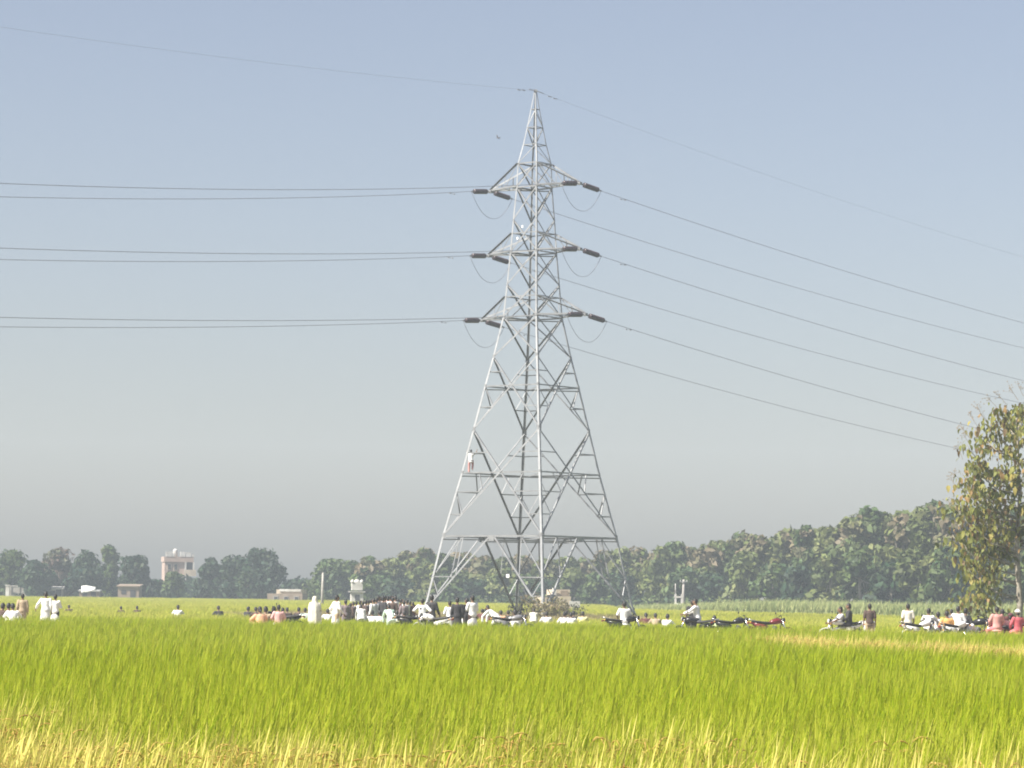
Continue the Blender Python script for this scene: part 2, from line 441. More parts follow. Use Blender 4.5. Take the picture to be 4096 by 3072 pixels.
# sugar cane plot on the right, in front of the wood
cp = field_points(170, 330, 1.5)
cp = cp[(cp[:, 0] > 12) & (cp[:, 1] > cane_front(cp[:, 0])) & (cp[:, 1] < cane_front(cp[:, 0]) + 22)]
canes = [blade_patch('cane_stand_%d' % i, 1.9, 150, 1.80, 0.075, M_cane, 120 + i, 0, lean=.25) for i in range(4)]
n = len(cp); ch = 0.82 + 0.08 * vnoise(cp[:, 0], cp[:, 1], 6, 8)
ch = ch * np.clip(0.55 + (cp[:, 0] - 12) / 26, .55, 1.0)
scatter('cane_crop', canes, np.column_stack([cp, np.zeros(n)]), rng.uniform(-.3, .3, n), np.stack([np.ones(n), np.ones(n), ch], 1),
        rng.integers(0, 4, n), 0.25 + 0.3 * vnoise(cp[:, 0], cp[:, 1], 8, 9), 'tall pale green cane plot standing in front of the wood', 'cane')

# dry grass: on the bund shoulders and in the trampled plot round the tower
dp = field_points(105, 250, 0.9)
X, Y = dp[:, 0], dp[:, 1]
sh = ((np.abs(Y - bund_arr(X) + 2.3) < .55) | (np.abs(Y - bund_arr(X) - 2.4) < .6))
tr = (np.hypot((X - TX + 6) / 15.0, (Y - 205) / 38.0) < 1.0) & (rng.uniform(0, 1, len(X)) < .8)
dp = dp[sh | tr]; n = len(dp)
dry = [blade_patch('dry_tuft_%d' % i, 1.1, 130, 0.55, 0.022, M_dry, 150 + i, 0, lean=.5, hvar=.25) for i in range(4)]
scatter('dry_grass', dry, np.column_stack([dp, np.full(n, .004)]), rng.uniform(0, 6.28, n),
        np.stack([np.ones(n), np.ones(n), rng.uniform(.7, 1.15, n)], 1), rng.integers(0, 4, n), rng.uniform(.3, 1, n),
        'dry straw-coloured grass on the bund shoulders and round the tower feet', 'grass')

M_legsteel_lit = pbr('leg_steel_lit', (0.34, 0.35, 0.355), 0.5, 0.3, col2=(0.26, 0.27, 0.275), nscale=1.3)  # lighter copy of the galvanised steel: sunlit brightness of the legs put into the colour

# ------------------------------------------------------------------ trees
def leaf_cloud(r, centers, radii, per, size, cols, flat=0.75, up=0.25, shell=0.55):
    """folded leaf faces spread through the clumps of a crown. cols: (K,3) colour per clump."""
    V, C = [], []
    for c, rad, col, k in zip(centers, radii, cols, per):
        d = r.normal(0, 1, (k, 3)); d /= np.linalg.norm(d, axis=1)[:, None]
        rr = (shell + (1 - shell) * r.uniform(0, 1, k) ** .6) * rad * r.uniform(.85, 1.12, k)
        p = np.asarray(c) + d * rr[:, None] * np.array([1, 1, flat])
        nrm = d + r.normal(0, .55, (k, 3)); nrm[:, 2] += up; nrm /= np.linalg.norm(nrm, axis=1)[:, None]
        a = np.cross(nrm, r.normal(0, 1, (k, 3))); a /= np.linalg.norm(a, axis=1)[:, None] + 1e-9
        b = np.cross(nrm, a); s = size * r.uniform(.6, 1.35, k)[:, None]
        quad = np.stack([p - a * s * .62 , p + b * s * .36 + nrm * s * .12, p + a * s * .62 - nrm * s * .05, p - b * s * .36 + nrm * s * .12], 1)
        V.append(quad.reshape(-1, 3))
        cc = np.clip(np.asarray(col) * (1 + r.normal(0, .16, (k, 1))) * np.array([1, 1, 1]) + r.normal(0, .004, (k, 3)), .004, 1)
        C.append(np.repeat(cc, 4, 0))
    V = np.concatenate(V); C = np.concatenate(C)
    return V, np.arange(len(V)).reshape(-1, 4), C

def limbs(mb, r, base, top, rad, targets, n=7):
    mid = [base + (top - base) * t + Vector((r.normal(0, .02), r.normal(0, .02), 0)) * (top - base).length for t in (0, .33, .66, 1)]
    mid[0] = base
    mb.tube(mid, [rad * 1.25, rad, rad * .75, rad * .45], n)
    for t in targets:
        f = r.uniform(.35, .9); p = base + (top - base) * f
        q = Vector(t); m = (p + q) / 2 + Vector((0, 0, -.06 * (q - p).length))
        mb.tube([p, m, q], [rad * .42, rad * .28, rad * .12], 5)

def tree(name, x, ytop, depth, wpx, label, group, pal, seed, nclump=26, per=62, leaf=.55, low=0.12, trunkmat=None, taper=0.35, narrow=1.0, topcol=None):
    """x, ytop: where the crown stands in the photo; depth: metres away; wpx: crown width in photo pixels."""
    r = np.random.default_rng(seed)
    p = at(x, ytop, depth); h = p.z; wd = wpx * 1.38 * depth / F
    base = Vector((p.x, depth, 0))
    root = empty(name, base, 0, label, 'tree', group)
    cs, rs, cl, pr = [], [], [], []
    for i in range(nclump):
        t = r.uniform(0, 1) ** .8
        zc = h * (low + (0.93 - low) * t)
        env = (wd / 2) * (math.sin(math.pi * min(1, max(0, (.18 + .74 * t)))) ** .6) * (1 - taper * t)
        a = r.uniform(0, 2 * math.pi); q = env * math.sqrt(r.uniform(0.05, 1)) * .82
        rad = (wd * .20 + .25) * r.uniform(.65, 1.15) * (1 - .25 * t)
        zc = min(zc, h - rad * .62)
        cs.append((q * math.cos(a), q * math.sin(a) * .9, max(zc, rad * .4))); rs.append(rad)
        c = np.array(pal[r.integers(len(pal))])
        if topcol is not None and t > .62 and r.uniform() < .65: c = np.array(topcol[r.integers(len(topcol))])
        cl.append(c); pr.append(int(per * r.uniform(.75, 1.25)))
    # crest
    cs.append((0, 0, h - wd * .13)); rs.append(wd * .17); cl.append(np.array(pal[0])); pr.append(per)
    V, Fq, C = leaf_cloud(r, cs, rs, pr, leaf, cl)
    V[:, 2] = np.maximum(V[:, 2], 0.05)
    link('crown', mesh_np('crown', V, Fq, M_leaf, False, C), root)
    mb = MB(); idx = r.choice(len(cs), 7, replace=False)
    limbs(mb, r, Vector((0, 0, -.05)), Vector((0, 0, h * .72)), .045 * h * .5 + .05, [cs[i] for i in idx])
    mb.build('trunk', trunkmat or M_bark, root, True)
    return root

G_DARK = [(.022, .048, .022), (.030, .058, .024), (.020, .042, .022), (.038, .066, .028)]
G_MID = [(.060, .098, .030), (.078, .115, .032), (.048, .082, .030), (.095, .130, .040)]
G_TEAK = [(.11, .14, .042), (.14, .17, .052), (.085, .115, .038), (.16, .18, .062)]
TOPB = [(.17, .145, .085), (.20, .165, .10), (.14, .14, .07)]
BROWN = [(.15, .115, .085), (.12, .095, .07), (.10, .105, .06)]

far_left = [  # x, top, depth, width px, palette, label
 (40, 2203, 455, 170, G_MID, 'broad round tree standing at the very left edge of the tree line'),
 (150, 2246, 450, 130, G_DARK, 'low dark tree tucked between the edge tree and a brown-topped tree'),
 (238, 2190, 460, 130, BROWN, 'thin brown-topped tree rising behind the low grey wall'),
 (352, 2206, 452, 150, G_DARK, 'dense round-headed tree above the white sheet of the hut'),
 (437, 2178, 462, 76, G_MID, 'tall narrow tree sticking up highest left of the pink house'),
 (540, 2227, 455, 140, G_DARK, 'dome-shaped tree standing alone left of the pink house'),
 (622, 2322, 462, 95, G_DARK, 'low bush-like tree in the gap beside the pink house'),
 (690, 2290, 448, 74, G_MID, 'leafy tree covering the lower front of the pink house'),
 (846, 2229, 456, 96, G_DARK, 'round tree directly against the right side of the pink house'),
 (950, 2222, 450, 150, G_DARK, 'left half of the big dark blue-green pair of trees'),
 (1050, 2198, 446, 180, G_DARK, 'biggest dark tree in the middle of the left tree line'),
 (1180, 2322, 470, 110, G_DARK, 'far low tree in the dip right of the biggest dark tree'),
 (1250, 2318, 475, 90, G_MID, 'far pale low tree in the dip left of the white pole'),
 (1325, 2240, 440, 150, G_MID, 'grey-green tree behind the slender white pole'),
 (1400, 2246, 445, 110, G_MID, 'rounded tree rising over the small white shrine'),
]
for i, (x, y, d, wpx, pal, lab) in enumerate(far_left):
    tree('broadleaf_tree', x, y, d, wpx, lab, 'trees along the far left of the field', pal, 300 + i, nclump=38, per=60, leaf=.60, low=.04,
         topcol=BROWN if pal is BROWN else None)

wood = []
tops = [(1480, 2225), (1560, 2236), (1630, 2208), (1700, 2196), (1775, 2215), (1850, 2212), (1930, 2228), (2010, 2232), (2090, 2225), (2180, 2236),
        (2260, 2232), (2340, 2228), (2420, 2205), (2490, 2196), (2560, 2190), (2640, 2184), (2700, 2168), (2765, 2186), (2830, 2178), (2880, 2160), (2960, 2128), (3030, 2142),
        (3100, 2150), (3160, 2112), (3225, 2104), (3300, 2106), (3370, 2094), (3420, 2058), (3480, 2022), (3545, 2052), (3610, 2042), (3680, 2022), (3740, 2004),
        (3810, 2016), (3880, 2026), (3960, 2018), (4040, 2030), (4120, 2015), (4210, 2020)]
ords = ['first', 'second', 'third', 'fourth', 'fifth', 'sixth', 'seventh', 'eighth', 'ninth', 'tenth', 'eleventh', 'twelfth', 'thirteenth', 'fourteenth',
        'fifteenth', 'sixteenth', 'seventeenth', 'eighteenth', 'nineteenth', 'twentieth', 'twenty-first', 'twenty-second', 'twenty-third', 'twenty-fourth',
        'twenty-fifth', 'twenty-sixth', 'twenty-seventh', 'twenty-eighth', 'twenty-ninth', 'thirtieth']
def wood_depth(x): return 430 - max(0, x - 1500) * 0.012 - max(0, x - 2400) * 0.062
for i, (x, y) in enumerate(tops):
    d = wood_depth(x) + (i % 3) * 5 - 4
    wpx = 108 + (x - 1480) * .020
    if x < 2400: lab = '%s tree counted from the white shrine in the wood behind the tower' % ords[i]
    else: lab = '%s tree along the skyline of the wood right of the tower' % ords[i - 12]
    tree('teak_tree', x, y, d, wpx, lab, 'trees of the wood behind the tower', G_TEAK if i % 4 else G_MID, 400 + i, nclump=34, per=46,
         leaf=.80 if x < 2500 else .72, low=.20, trunkmat=M_barkpale, taper=.30, topcol=TOPB if i % 3 != 1 else None)
# lower rank in front, closing the foot of the wood
k = 0
for x in list(range(1520, 2480, 96)) + list(range(2500, 4200, 118)):
    d = wood_depth(x) - 12; y = np.interp(x, [t[0] for t in tops], [t[1] for t in tops])
    yy = y + (2400 - y) * (.42 + .16 * math.sin(k * 2.1))
    if x < 2480: lab = '%s low tree at the foot of the wood, counting from the shrine' % ords[k]
    else: lab = '%s low tree in the front rank of the wood right of the tower' % ords[k - 10]
    tree('young_teak_tree', x, yy, d, 120 + (x - 1480) * .015, lab, 'front rank of the wood', [G_MID, G_DARK, G_TEAK][k % 3], 500 + k, nclump=24, per=42, leaf=.70, low=.06, trunkmat=M_barkpale, taper=.25)
    k += 1
# undergrowth along the foot of the far trees (nobody could count it)
r = np.random.default_rng(77)
cs, rs, cl, pr = [], [], [], []
for x in np.arange(-120, 4260, 22):
    d = (wood_depth(x) - 16 if x > 1450 else 462) + r.uniform(-3, 3); X = ground_at(x, d); rad = r.uniform(1.0, 1.9)
    cs.append((X, d, rad * .45)); rs.append(rad); cl.append(np.array([G_DARK, G_MID][r.integers(2)][r.integers(4)])); pr.append(46)
V, Fq, C = leaf_cloud(r, cs, rs, pr, .42, cl); V[:, 2] = np.maximum(V[:, 2], .03)
link('undergrowth', mesh_np('undergrowth', V, Fq, M_leaf, False, C), kind='stuff', label='dark undergrowth along the foot of the distant trees', cat='undergrowth')

# ---- the near teak at the right edge
def teak_leaf_mesh():
    # broad drooping leaf: 3 x 4 grid, folded along the midrib, ~0.42 m long
    xs = [0, .12, .34, .66, 1.0]; wd_ = [.03, .20, .29, .22, .01]
    v, f = [], []
    for t, w_ in zip(xs, wd_):
        droop = -.30 * t ** 2
        for s_ in (-1, 0, 1): v.append((t, s_ * w_, droop + (.07 * abs(s_) * w_ / .3)))
    for i in range(4):
        for j in range(2): f.append((3 * i + j, 3 * i + j + 1, 3 * i + j + 4, 3 * i + j + 3))
    return np.array(v), f
LV, LF = teak_leaf_mesh()
pal_t = [(.20, .22, .05), (.26, .26, .06), (.14, .155, .04), (.34, .29, .08), (.32, .21, .085), (.16, .11, .05)]
leaf_meshes = [mesh_np('teak_leaf', LV * .31, LF, M_teak, True, np.tile(np.array(c), (len(LV), 1))) for c in pal_t]
r = np.random.default_rng(5)
TD = 138.0
tb = Vector((ground_at(4075, TD), TD, 0)); ttop = at(4060, 1590, TD)
near_tree = empty('teak_tree', tb, 0, 'tall sparse teak with big yellowing leaves at the right edge of the field', 'tree')
mb = MB(); hT = ttop.z
tr_pts = [Vector((0, 0, -.05)), Vector((.05, 0, 2.0)), Vector((-.08, .1, 4.5)), Vector((.04, 0, 7.0)), Vector((-.12, 0, hT - .4))]
mb.tube(tr_pts, [.17, .14, .11, .07, .025], 10); mb.build('trunk', M_barkpale, near_tree, True)
def tr_at(z):
    for a, b in zip(tr_pts, tr_pts[1:]):
        if a.z <= z <= b.z: return a + (b - a) * ((z - a.z) / (b.z - a.z))
    return tr_pts[-1]
nodes = []
tipspx = [(3905, 1705), (3960, 1640), (4010, 1590), (4080, 1560), (3880, 1790), (3985, 1870), (3840, 1935), (3900, 1945), (3960, 1980), (3830, 2030), (3935, 2090), (3995, 2060),
          (3825, 2150), (3870, 2190), (3940, 2190), (4010, 2180), (3960, 2250), (3885, 2280), (3930, 2310), (3900, 2365), (3925, 2350), (3855, 2395),
          (3900, 2110), (4050, 1880), (4075, 1700), (4050, 1800), (4090, 1900), (4060, 2000), (4092, 2100), (4150, 1650), (4200, 1750), (4240, 1900), (4190, 2000), (4250, 2100), (4180, 2200), (4230, 2300), (4140, 1850),
          (4000, 1730), (4030, 1930), (4040, 2120), (3850, 2000), (3870, 2080), (3845, 2110), (3910, 2020), (3860, 1900), (3920, 1840), (3955, 1760), (4030, 1650), (4095, 1620), (3880, 2240), (3950, 2150), (3990, 2110), (3890, 1860), (3925, 1930)]
for (px, py) in tipspx:
    py = py + max(0, 1720 - py) * .35 + 12
    q = at(px, py, TD + r.uniform(-1.6, 1.6)) - tb
    z0 = max(.9, min(hT - .8, q.z - r.uniform(.2, 1.0) - .25 * math.hypot(q.x, q.y)))
    p = tr_at(z0); m = (p + q) / 2 + Vector((0, 0, -.12 * (q - p).length))
    b = MB(); b.tube([p, m, q, q + (q - m) * .12 + Vector((0, 0, .12))], [.045, .032, .018, .008], 6); b.build('branch', M_barkpale, near_tree, True)
    nodes.append((p, m, q))
rest_v, rest_f, rest_c = [], [], []
count = 0
allp = []
for (p, m, q) in nodes:
    for t in range(60):
        u = .52 + .54 * math.sqrt(r.uniform(0, 1)); c = (p * (1 - u) + q * u) + Vector((0, 0, -.12 * 4 * u * (1 - u) * (q - p).length * .5))
        c += Vector(r.normal(0, .27, 3) * np.array([1.25, 1.25, .8]))
        allp.append(c)
r.shuffle(allp)
for c in allp:
    az = r.uniform(0, 2 * math.pi); pit = r.uniform(.55, 1.45); s_ = r.uniform(.42, 1.2); ci = r.choice(6, p=[.28, .25, .17, .14, .08, .08])
    rot = Matrix.Rotation(az, 3, 'Z') @ Matrix.Rotation(pit, 3, 'Y') @ Matrix.Rotation(r.uniform(-.6, .6), 3, 'X')
    if count < 300:
        o = bpy.data.objects.new('leaf', leaf_meshes[ci]); COL.objects.link(o); o.parent = near_tree
        o.location = c; o.rotation_euler = rot.to_euler(); o.scale = (s_, s_, s_); count += 1
    else:
        n0 = len(rest_v); rest_v += [tuple(rot @ (Vector(v) * .31 * s_) + Vector(c)) for v in LV]
        rest_f += [tuple(i + n0 for i in f) for f in LF]; rest_c += [pal_t[ci]] * len(LV)
fo = link('foliage', mesh_np('foliage', rest_v, rest_f, M_teak, True, np.array(rest_c)), near_tree); fo['kind'] = 'stuff'
# dry flower sprays at the crown's thin tips
sp = MB()
for (px, py) in [(3880, 1660), (3905, 1620), (3950, 1590), (3850, 1730), (3840, 1700), (3990, 1575), (3810, 1890), (3800, 1905), (3795, 2010), (3815, 2005), (4040, 1552), (4075, 1545), (3830, 1780), (3925, 1655)]:
    q = at(px, py, TD + r.uniform(-1, 1)) - tb
    stem = q + Vector((r.uniform(.2, .5), 0, r.uniform(-.7, -.4)))
    sp.tube([stem, q], [.012, .006], 4)
    for j in range(9):
        e = q + Vector(r.normal(0, .13, 3)); sp.tube([q + (stem - q) * r.uniform(0, .5), e], [.006, .004], 3); sp.ell(e, (.028, .028, .028), nu=5, nv=4)
sp.build('flower_spray', pbr('dry_flower', (.33, .27, .20), .95, noise=.3), near_tree)['kind'] = 'stuff'
# far wood closing the gaps of the left tree line (reads as one mass)
r = np.random.default_rng(78); cs, rs, cl, pr = [], [], [], []
for x in np.arange(-140, 1560, 13):
    for lv in range(3):
        d = 500 + r.uniform(-12, 12); yt = 2322 + 18 * math.sin(x * .013) + 12 * math.sin(x * .041)
        q = at(x, yt, d); rad = r.uniform(1.2, 2.0); cs.append((q.x, d, max(.6, (q.z - rad * .6) * (1 - .36 * lv)))); rs.append(rad); cl.append(np.array(G_DARK[r.integers(4)])); pr.append(34)
V, Fq, C = leaf_cloud(r, cs, rs, pr, .6, cl); V[:, 2] = np.maximum(V[:, 2], .03)
link('distant_wood', mesh_np('distant_wood', V, Fq, M_leaf, False, C), kind='stuff', label='low dark wood far behind the left tree line', cat='wood')

# ------------------------------------------------------------------ distant buildings, walls, poles
M_pink = pbr('pink_plaster', (.42, .32, .27), .9, col2=(.33, .25, .20), nscale=.8)
M_white = pbr('lime_wash', (.60, .59, .56), .9, col2=(.42, .40, .36), nscale=1.2)
M_beige = pbr('beige_plaster', (.55, .47, .36), .9, col2=(.42, .35, .26), nscale=.9)
M_grey = pbr('grey_render', (.36, .35, .33), .95, col2=(.27, .25, .22), nscale=.8)
M_brownw = pbr('mud_wall', (.27, .21, .16), .95, col2=(.20, .16, .12), nscale=1.0)
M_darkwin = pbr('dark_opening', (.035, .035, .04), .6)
M_sheet = pbr('white_sheet', (.85, .85, .84), .6, noise=.08)
M_tin = pbr('tin_roof', (.62, .63, .63), .5, .3, noise=.25, nscale=1.5)

def bpart(root, name, c, d, mat, rot=None, parent=None):
    mb = MB(); mb.box(c, d, rot); return mb.build(name, mat, parent or root)

# pink house with a battlemented roof terrace and two balconies
D = 520; s = D / F
pb = at(715, 2400, D); px2 = lambda px: (px - 715) * s
zt = lambda y: at(715, y, D).z
hs = empty('pink_house', (pb.x, D, 0), R(12), 'pink three-storey house with battlemented roof above the left trees', 'house')
wid = 82 * s; ztop = zt(2248)
bpart(hs, 'wall', (px2(697), 2.5, ztop / 2), (wid, 5, ztop), M_pink)
bpart(hs, 'parapet', (px2(712), 2.45, (zt(2227) + ztop) / 2 + .002), (118 * s, 5.5, zt(2227) - ztop), M_pink)
for cx, w_, y0 in ((672, 24, 2207), (690, 9, 2214), (727, 19, 2207), (750, 19, 2210), (768, 9, 2217)):
    mb = MB(); mb.box((px2(cx), -.1, (zt(y0) + zt(2227)) / 2), (w_ * s, .5, zt(y0) - zt(2227))); mb.build('merlon', M_white, hs)
mb = MB(); mb.tube([(px2(701), 1.5, zt(2227)), (px2(701), 1.5, zt(2203)), (px2(701), 1.5, zt(2199)), (px2(701), 1.5, zt(2195))], [.42, .42, .36, .16], 14); mb.build('water_tank', M_white, hs, True)
for fl, (ya, yb) in enumerate(((2248, 2298), (2312, 2352))):
    bx0 = px2(755)
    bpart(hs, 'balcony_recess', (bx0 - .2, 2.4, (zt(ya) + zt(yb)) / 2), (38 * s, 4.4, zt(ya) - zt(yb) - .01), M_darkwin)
    bl = bpart(hs, 'balcony', (bx0, -.2, zt(yb) - .1), (50 * s, 1.6, .28), M_beige)
    for cx in (738, 770):
        mb = MB(); mb.box((px2(cx), -.7, (zt(ya) + zt(yb)) / 2 + .02), (.26, .26, zt(ya) - zt(yb) - .06)); mb.build('column', M_white, bl)
    mb = MB(); mb.box((bx0, -.95, zt(yb) + .45), (48 * s, .12, .78)); mb.build('railing', M_pink if fl else M_beige, bl)
bpart(hs, 'lower_wall', (px2(755), 3.2, zt(2352) / 2 - .2), (46 * s, 3.6, zt(2352) - .25), M_grey)
for cx, cyy in ((675, 2268), (700, 2268), (675, 2318), (700, 2318)):
    fr = bpart(hs, 'window', (px2(cx), -.03, zt(cyy)), (.75, .1, 1.1), M_beige)
    mb = MB(); mb.box((px2(cx), -.09, zt(cyy)), (.5, .05, .85)); mb.build('pane', M_darkwin, fr)

def hut(name, x0, x1, ytop, D, walls, roofm, label, cat='hut', rot=0, door=True, roof_over=.35, pitch=.25):
    s = D / F; xc = (x0 + x1) / 2; p = at(xc, ytop, D); h = p.z; wd_ = (x1 - x0) * s
    o = empty(name, (p.x, D, 0), rot, label, cat)
    bpart(o, 'wall', (0, 1.8, h * .46), (wd_, 3.6, h * .92), walls)
    mb = MB(); mb.box((0, 1.8, h * .96), (wd_ + roof_over, 4.2, .16), Matrix.Rotation(pitch * .25, 3, 'X')); mb.build('roof', roofm, o)
    if door:
        mb = MB(); mb.box((wd_ * .22, -.02, .9), (.8, .08, 1.75)); mb.build('door', M_darkwin, o)
        mb = MB(); mb.box((-wd_ * .22, -.02, h * .58), (.7, .08, .6)); mb.build('window', M_darkwin, o)
    return o
hut('brown_hut', 472, 556, 2339, 445, M_brownw, M_brownw, 'plain brown mud hut below the narrow tall tree')
hh = hut('sheet_roofed_hut', 318, 396, 2358, 448, M_brownw, M_tin, 'low brown hut with a white sheet thrown over its roof')
p = at(355, 2350, 446.2)
mb = MB(); n = 8
vs_ = []
for j in range(5):
    for i in range(n):
        t = i / (n - 1); u = j / 4
        vs_.append((p.x - 1.05 + 2.1 * t, 446.0 - .25 * u, p.z + .18 - 1.0 * u * (1 - .45 * t) + .09 * math.sin(5 * t + u * 3)))
fs_ = [(j * n + i, j * n + i + 1, (j + 1) * n + i + 1, (j + 1) * n + i) for j in range(4) for i in range(n - 1)]
sh_ = link('cloth_sheet', mesh_np('cloth_sheet', vs_, fs_, M_sheet, True), label='bright white cloth sheet hanging off the low brown hut', cat='sheet')
sm = sh_.modifiers.new('thick', 'SOLIDIFY'); sm.thickness = .04
hut('tin_roofed_shed', 196, 250, 2349, 450, M_grey, M_white, 'grey shed with a flat white roof behind the two men in white')
# grey compound wall with a white gatepost
s = 452 / F; pw = at(110, 2346, 452)
cw = empty('compound_wall', (pw.x, 452, 0), 0, 'long low grey compound wall at the left edge of the far field', 'wall')
bpart(cw, 'wall_panel', (0, 0, pw.z / 2), (150 * s, .3, pw.z), M_grey)
bpart(cw, 'coping', (0, 0, pw.z + .06), (152 * s, .45, .12), M_white)
for i in range(5): bpart(cw, 'pier', ((-68 + 34 * i) * s, -.02, pw.z / 2 + .05), (.42, .46, pw.z + .1), M_grey)
pp = at(31, 2343, 451)
gp = bpart(None, 'gate_post', (0, 0, pp.z / 2), (.55, .55, pp.z), M_white); gp.location = (pp.x, 451, 0)
mb = MB(); mb.box((0, 0, pp.z + .07), (.7, .7, .14)); mb.build('cap', M_white, gp)
gp['label'] = 'stout whitewashed gatepost standing before the grey compound wall'; gp['category'] = 'gatepost'

# low flat-roofed building right of the biggest dark tree
D = 430; s = D / F; p = at(1145, 2358, D)
fb = empty('flat_roofed_building', (p.x, D, 0), R(-6), 'long low beige building with a cream parapet right of the big dark tree', 'building')
bpart(fb, 'wall', (-.2, 2.2, p.z * .36), (142 * s, 4.4, p.z * .72), M_brownw)
bpart(fb, 'upper_storey', (.35, 2.4, p.z * .86), (104 * s, 3.8, p.z * .275), M_beige)
bpart(fb, 'parapet', (.5, .42, p.z * .95), (86 * s, .18, p.z * .16), M_white)
for i in range(3):
    w_ = bpart(fb, 'window', (-1.5 + 1.5 * i, -.02, p.z * .38), (.7, .1, .8), M_grey)
    mb = MB(); mb.box((-1.5 + 1.5 * i, -.08, p.z * .38), (.5, .05, .6)); mb.build('pane', M_darkwin, w_)

# small white shrine
D = 400; s = D / F; p = at(1428, 2322, D)
shn = empty('white_shrine', (p.x, D, 0), R(8), 'small whitewashed shrine with corner finials behind the crowd', 'shrine')
hz = p.z
bpart(shn, 'plinth', (0, 0, .25), (2.2, 2.2, .5), M_grey)
bpart(shn, 'lower_chamber', (0, 0, .5 + hz * .2), (1.6, 1.6, hz * .4), M_white)
bpart(shn, 'ledge', (0, 0, .5 + hz * .4 + .08), (2.1, 2.1, .16), M_grey)
bpart(shn, 'upper_chamber', (0, 0, hz * .78), (1.4, 1.4, hz * .3), M_white)
mb = MB(); mb.box((.0, -.81, .5 + hz * .17), (.6, .06, hz * .28)); mb.build('doorway', M_darkwin, shn)
for sx in (-1, 1):
    for sy in (-1, 1):
        mb = MB(); mb.tube([(sx * .62, sy * .62, hz * .9), (sx * .62, sy * .62, hz * .97), (sx * .62, sy * .62, hz * 1.04)], [.16, .2, .03], 8); mb.build('finial', M_white, shn, True)
mb = MB(); mb.ell((0, 0, hz * .93), (.45, .45, .4)); mb.build('dome', M_white, shn, True)

# ruined beige house behind the tower's right foot
D = 300; s = D / F; p = at(2235, 2352, D); zt = lambda y: at(2235, y, D).z
rh = empty('ruined_house', (p.x, D, 0), R(10), 'beige half-ruined house with broken walls behind the tower foot', 'house')
bpart(rh, 'wall', ((2225 - 2235) * s, 2, zt(2385) / 2), (120 * s, 4, zt(2385)), M_beige)
bpart(rh, 'upper_room', ((2250 - 2235) * s, 2.2, (zt(2385) + zt(2358)) / 2), (72 * s, 3, zt(2358) - zt(2385) - .01), M_beige)
bpart(rh, 'corner_stub', ((2219 - 2235) * s, .3, (zt(2385) + zt(2352)) / 2), (13 * s, .5, zt(2352) - zt(2385)), M_white)
bpart(rh, 'side_wall', ((2300 - 2235) * s, 1.2, zt(2404) / 2), (44 * s, 2.5, zt(2404)), M_white)
mb = MB(); mb.box(((2262 - 2235) * s, .66, zt(2372)), (30 * s, .12, .5)); mb.build('window', M_brownw, rh)
mb = MB(); mb.box(((2205 - 2235) * s, -.03, 1.0), (.9, .1, 1.9)); mb.build('doorway', M_darkwin, rh)

# poles
def pole(name, x, y0, D, rad, mat, label, arm=True):
    p = at(x, y0, D)
    o = empty(name, (p.x, D, 0), 0, label, 'pole')
    mb = MB(); mb.tube([(0, 0, -.05), (0, 0, p.z * .5), (0.02, 0, p.z)], [rad * 1.2, rad, rad * .75], 10); mb.build('shaft', mat, o, True)
    if arm:
        mb = MB(); mb.box((0, -rad - .03, p.z * .93), (.9, .07, .09)); ar = mb.build('cross_arm', M_steel, o)
        for sx in (-.38, .38):
            mb = MB(); mb.tube([(sx, -rad - .03, p.z * .93 + .05), (sx, -rad - .03, p.z * .93 + .12), (sx, -rad - .03, p.z * .93 + .2)], [.035, .05, .02], 8); mb.build('insulator', M_plate, ar, True)
    return o
pole('concrete_pole', 1291, 2290, 330, .15, M_concrete, 'slender pale concrete pole standing alone left of the crowd', False)
pole('concrete_pole', 2734, 2318, 355, .17, M_concrete, 'grey concrete pole before the wood right of the tower', True)
p = at(2713, 2376, 352)
fr = empty('pump_frame', (p.x, 352, 0), 0, 'white H-shaped pump frame beside the grey pole', 'frame')
for dx in (-.32, .42):
    mb = MB(); mb.box((dx, 0, p.z / 2), (.22, .22, p.z)); mb.build('post', M_white, fr)
mb = MB(); mb.box((.05, 0, p.z - .35), (1.1, .26, .2)); mb.build('beam', M_white, fr)
mb = MB(); mb.tube([(-.32, 0, p.z), (-.34, 0, p.z + 1.2)], [.06, .05], 8); mb.build('pipe', M_white, fr, True)
mb = MB(); mb.ell((-.1, -.4, .55), (.75, .5, .55)); mb.build('sack', M_white, fr, True)

# dry shrubs at the tower feet
def shrub(x, ytop, D, w_, label, pal, seed):
    r = np.random.default_rng(seed); p = at(x, ytop, D); h = p.z
    o = empty('dry_shrub', (p.x, D, 0), 0, label, 'shrub', 'shrubs at the tower feet')
    mb = MB(); tips = []
    for i in range(16):
        a = r.uniform(0, 6.28); q = w_ * .5 * math.sqrt(r.uniform(0, 1)); t = Vector((q * math.cos(a), q * math.sin(a), h * r.uniform(.55, 1.0)))
        mb.tube([(0, 0, 0), t * .5 + Vector((r.normal(0, .06), 0, .1)), t], [.03, .02, .007], 5); tips.append(t)
    mb.build('stem', M_bark, o)
    V, Fq, C = leaf_cloud(r, [tuple(t * u) for t in tips for u in (.75, 1.0)], [w_ * .16] * 32, [7] * 32, .15, [np.array(pal[i % len(pal)]) for i in range(32)])
    V[:, 2] = np.maximum(V[:, 2], .03)
    link('foliage', mesh_np('foliage', V, Fq, M_leaf, False, C), o)
PD = [(.22, .19, .09), (.18, .17, .07), (.26, .21, .12)]
PG = [(.09, .10, .06), (.12, .12, .07), (.075, .085, .055)]
shrub(2120, 2376, 208, 1.7, 'tall olive shrub in front of the far tower leg', PD, 1)
shrub(2165, 2404, 206, 1.4, 'low straw-coloured shrub right under the near tower leg', PD, 2)
shrub(2230, 2392, 207, 1.6, 'pointed brown shrub before the ruined house', PD, 3)
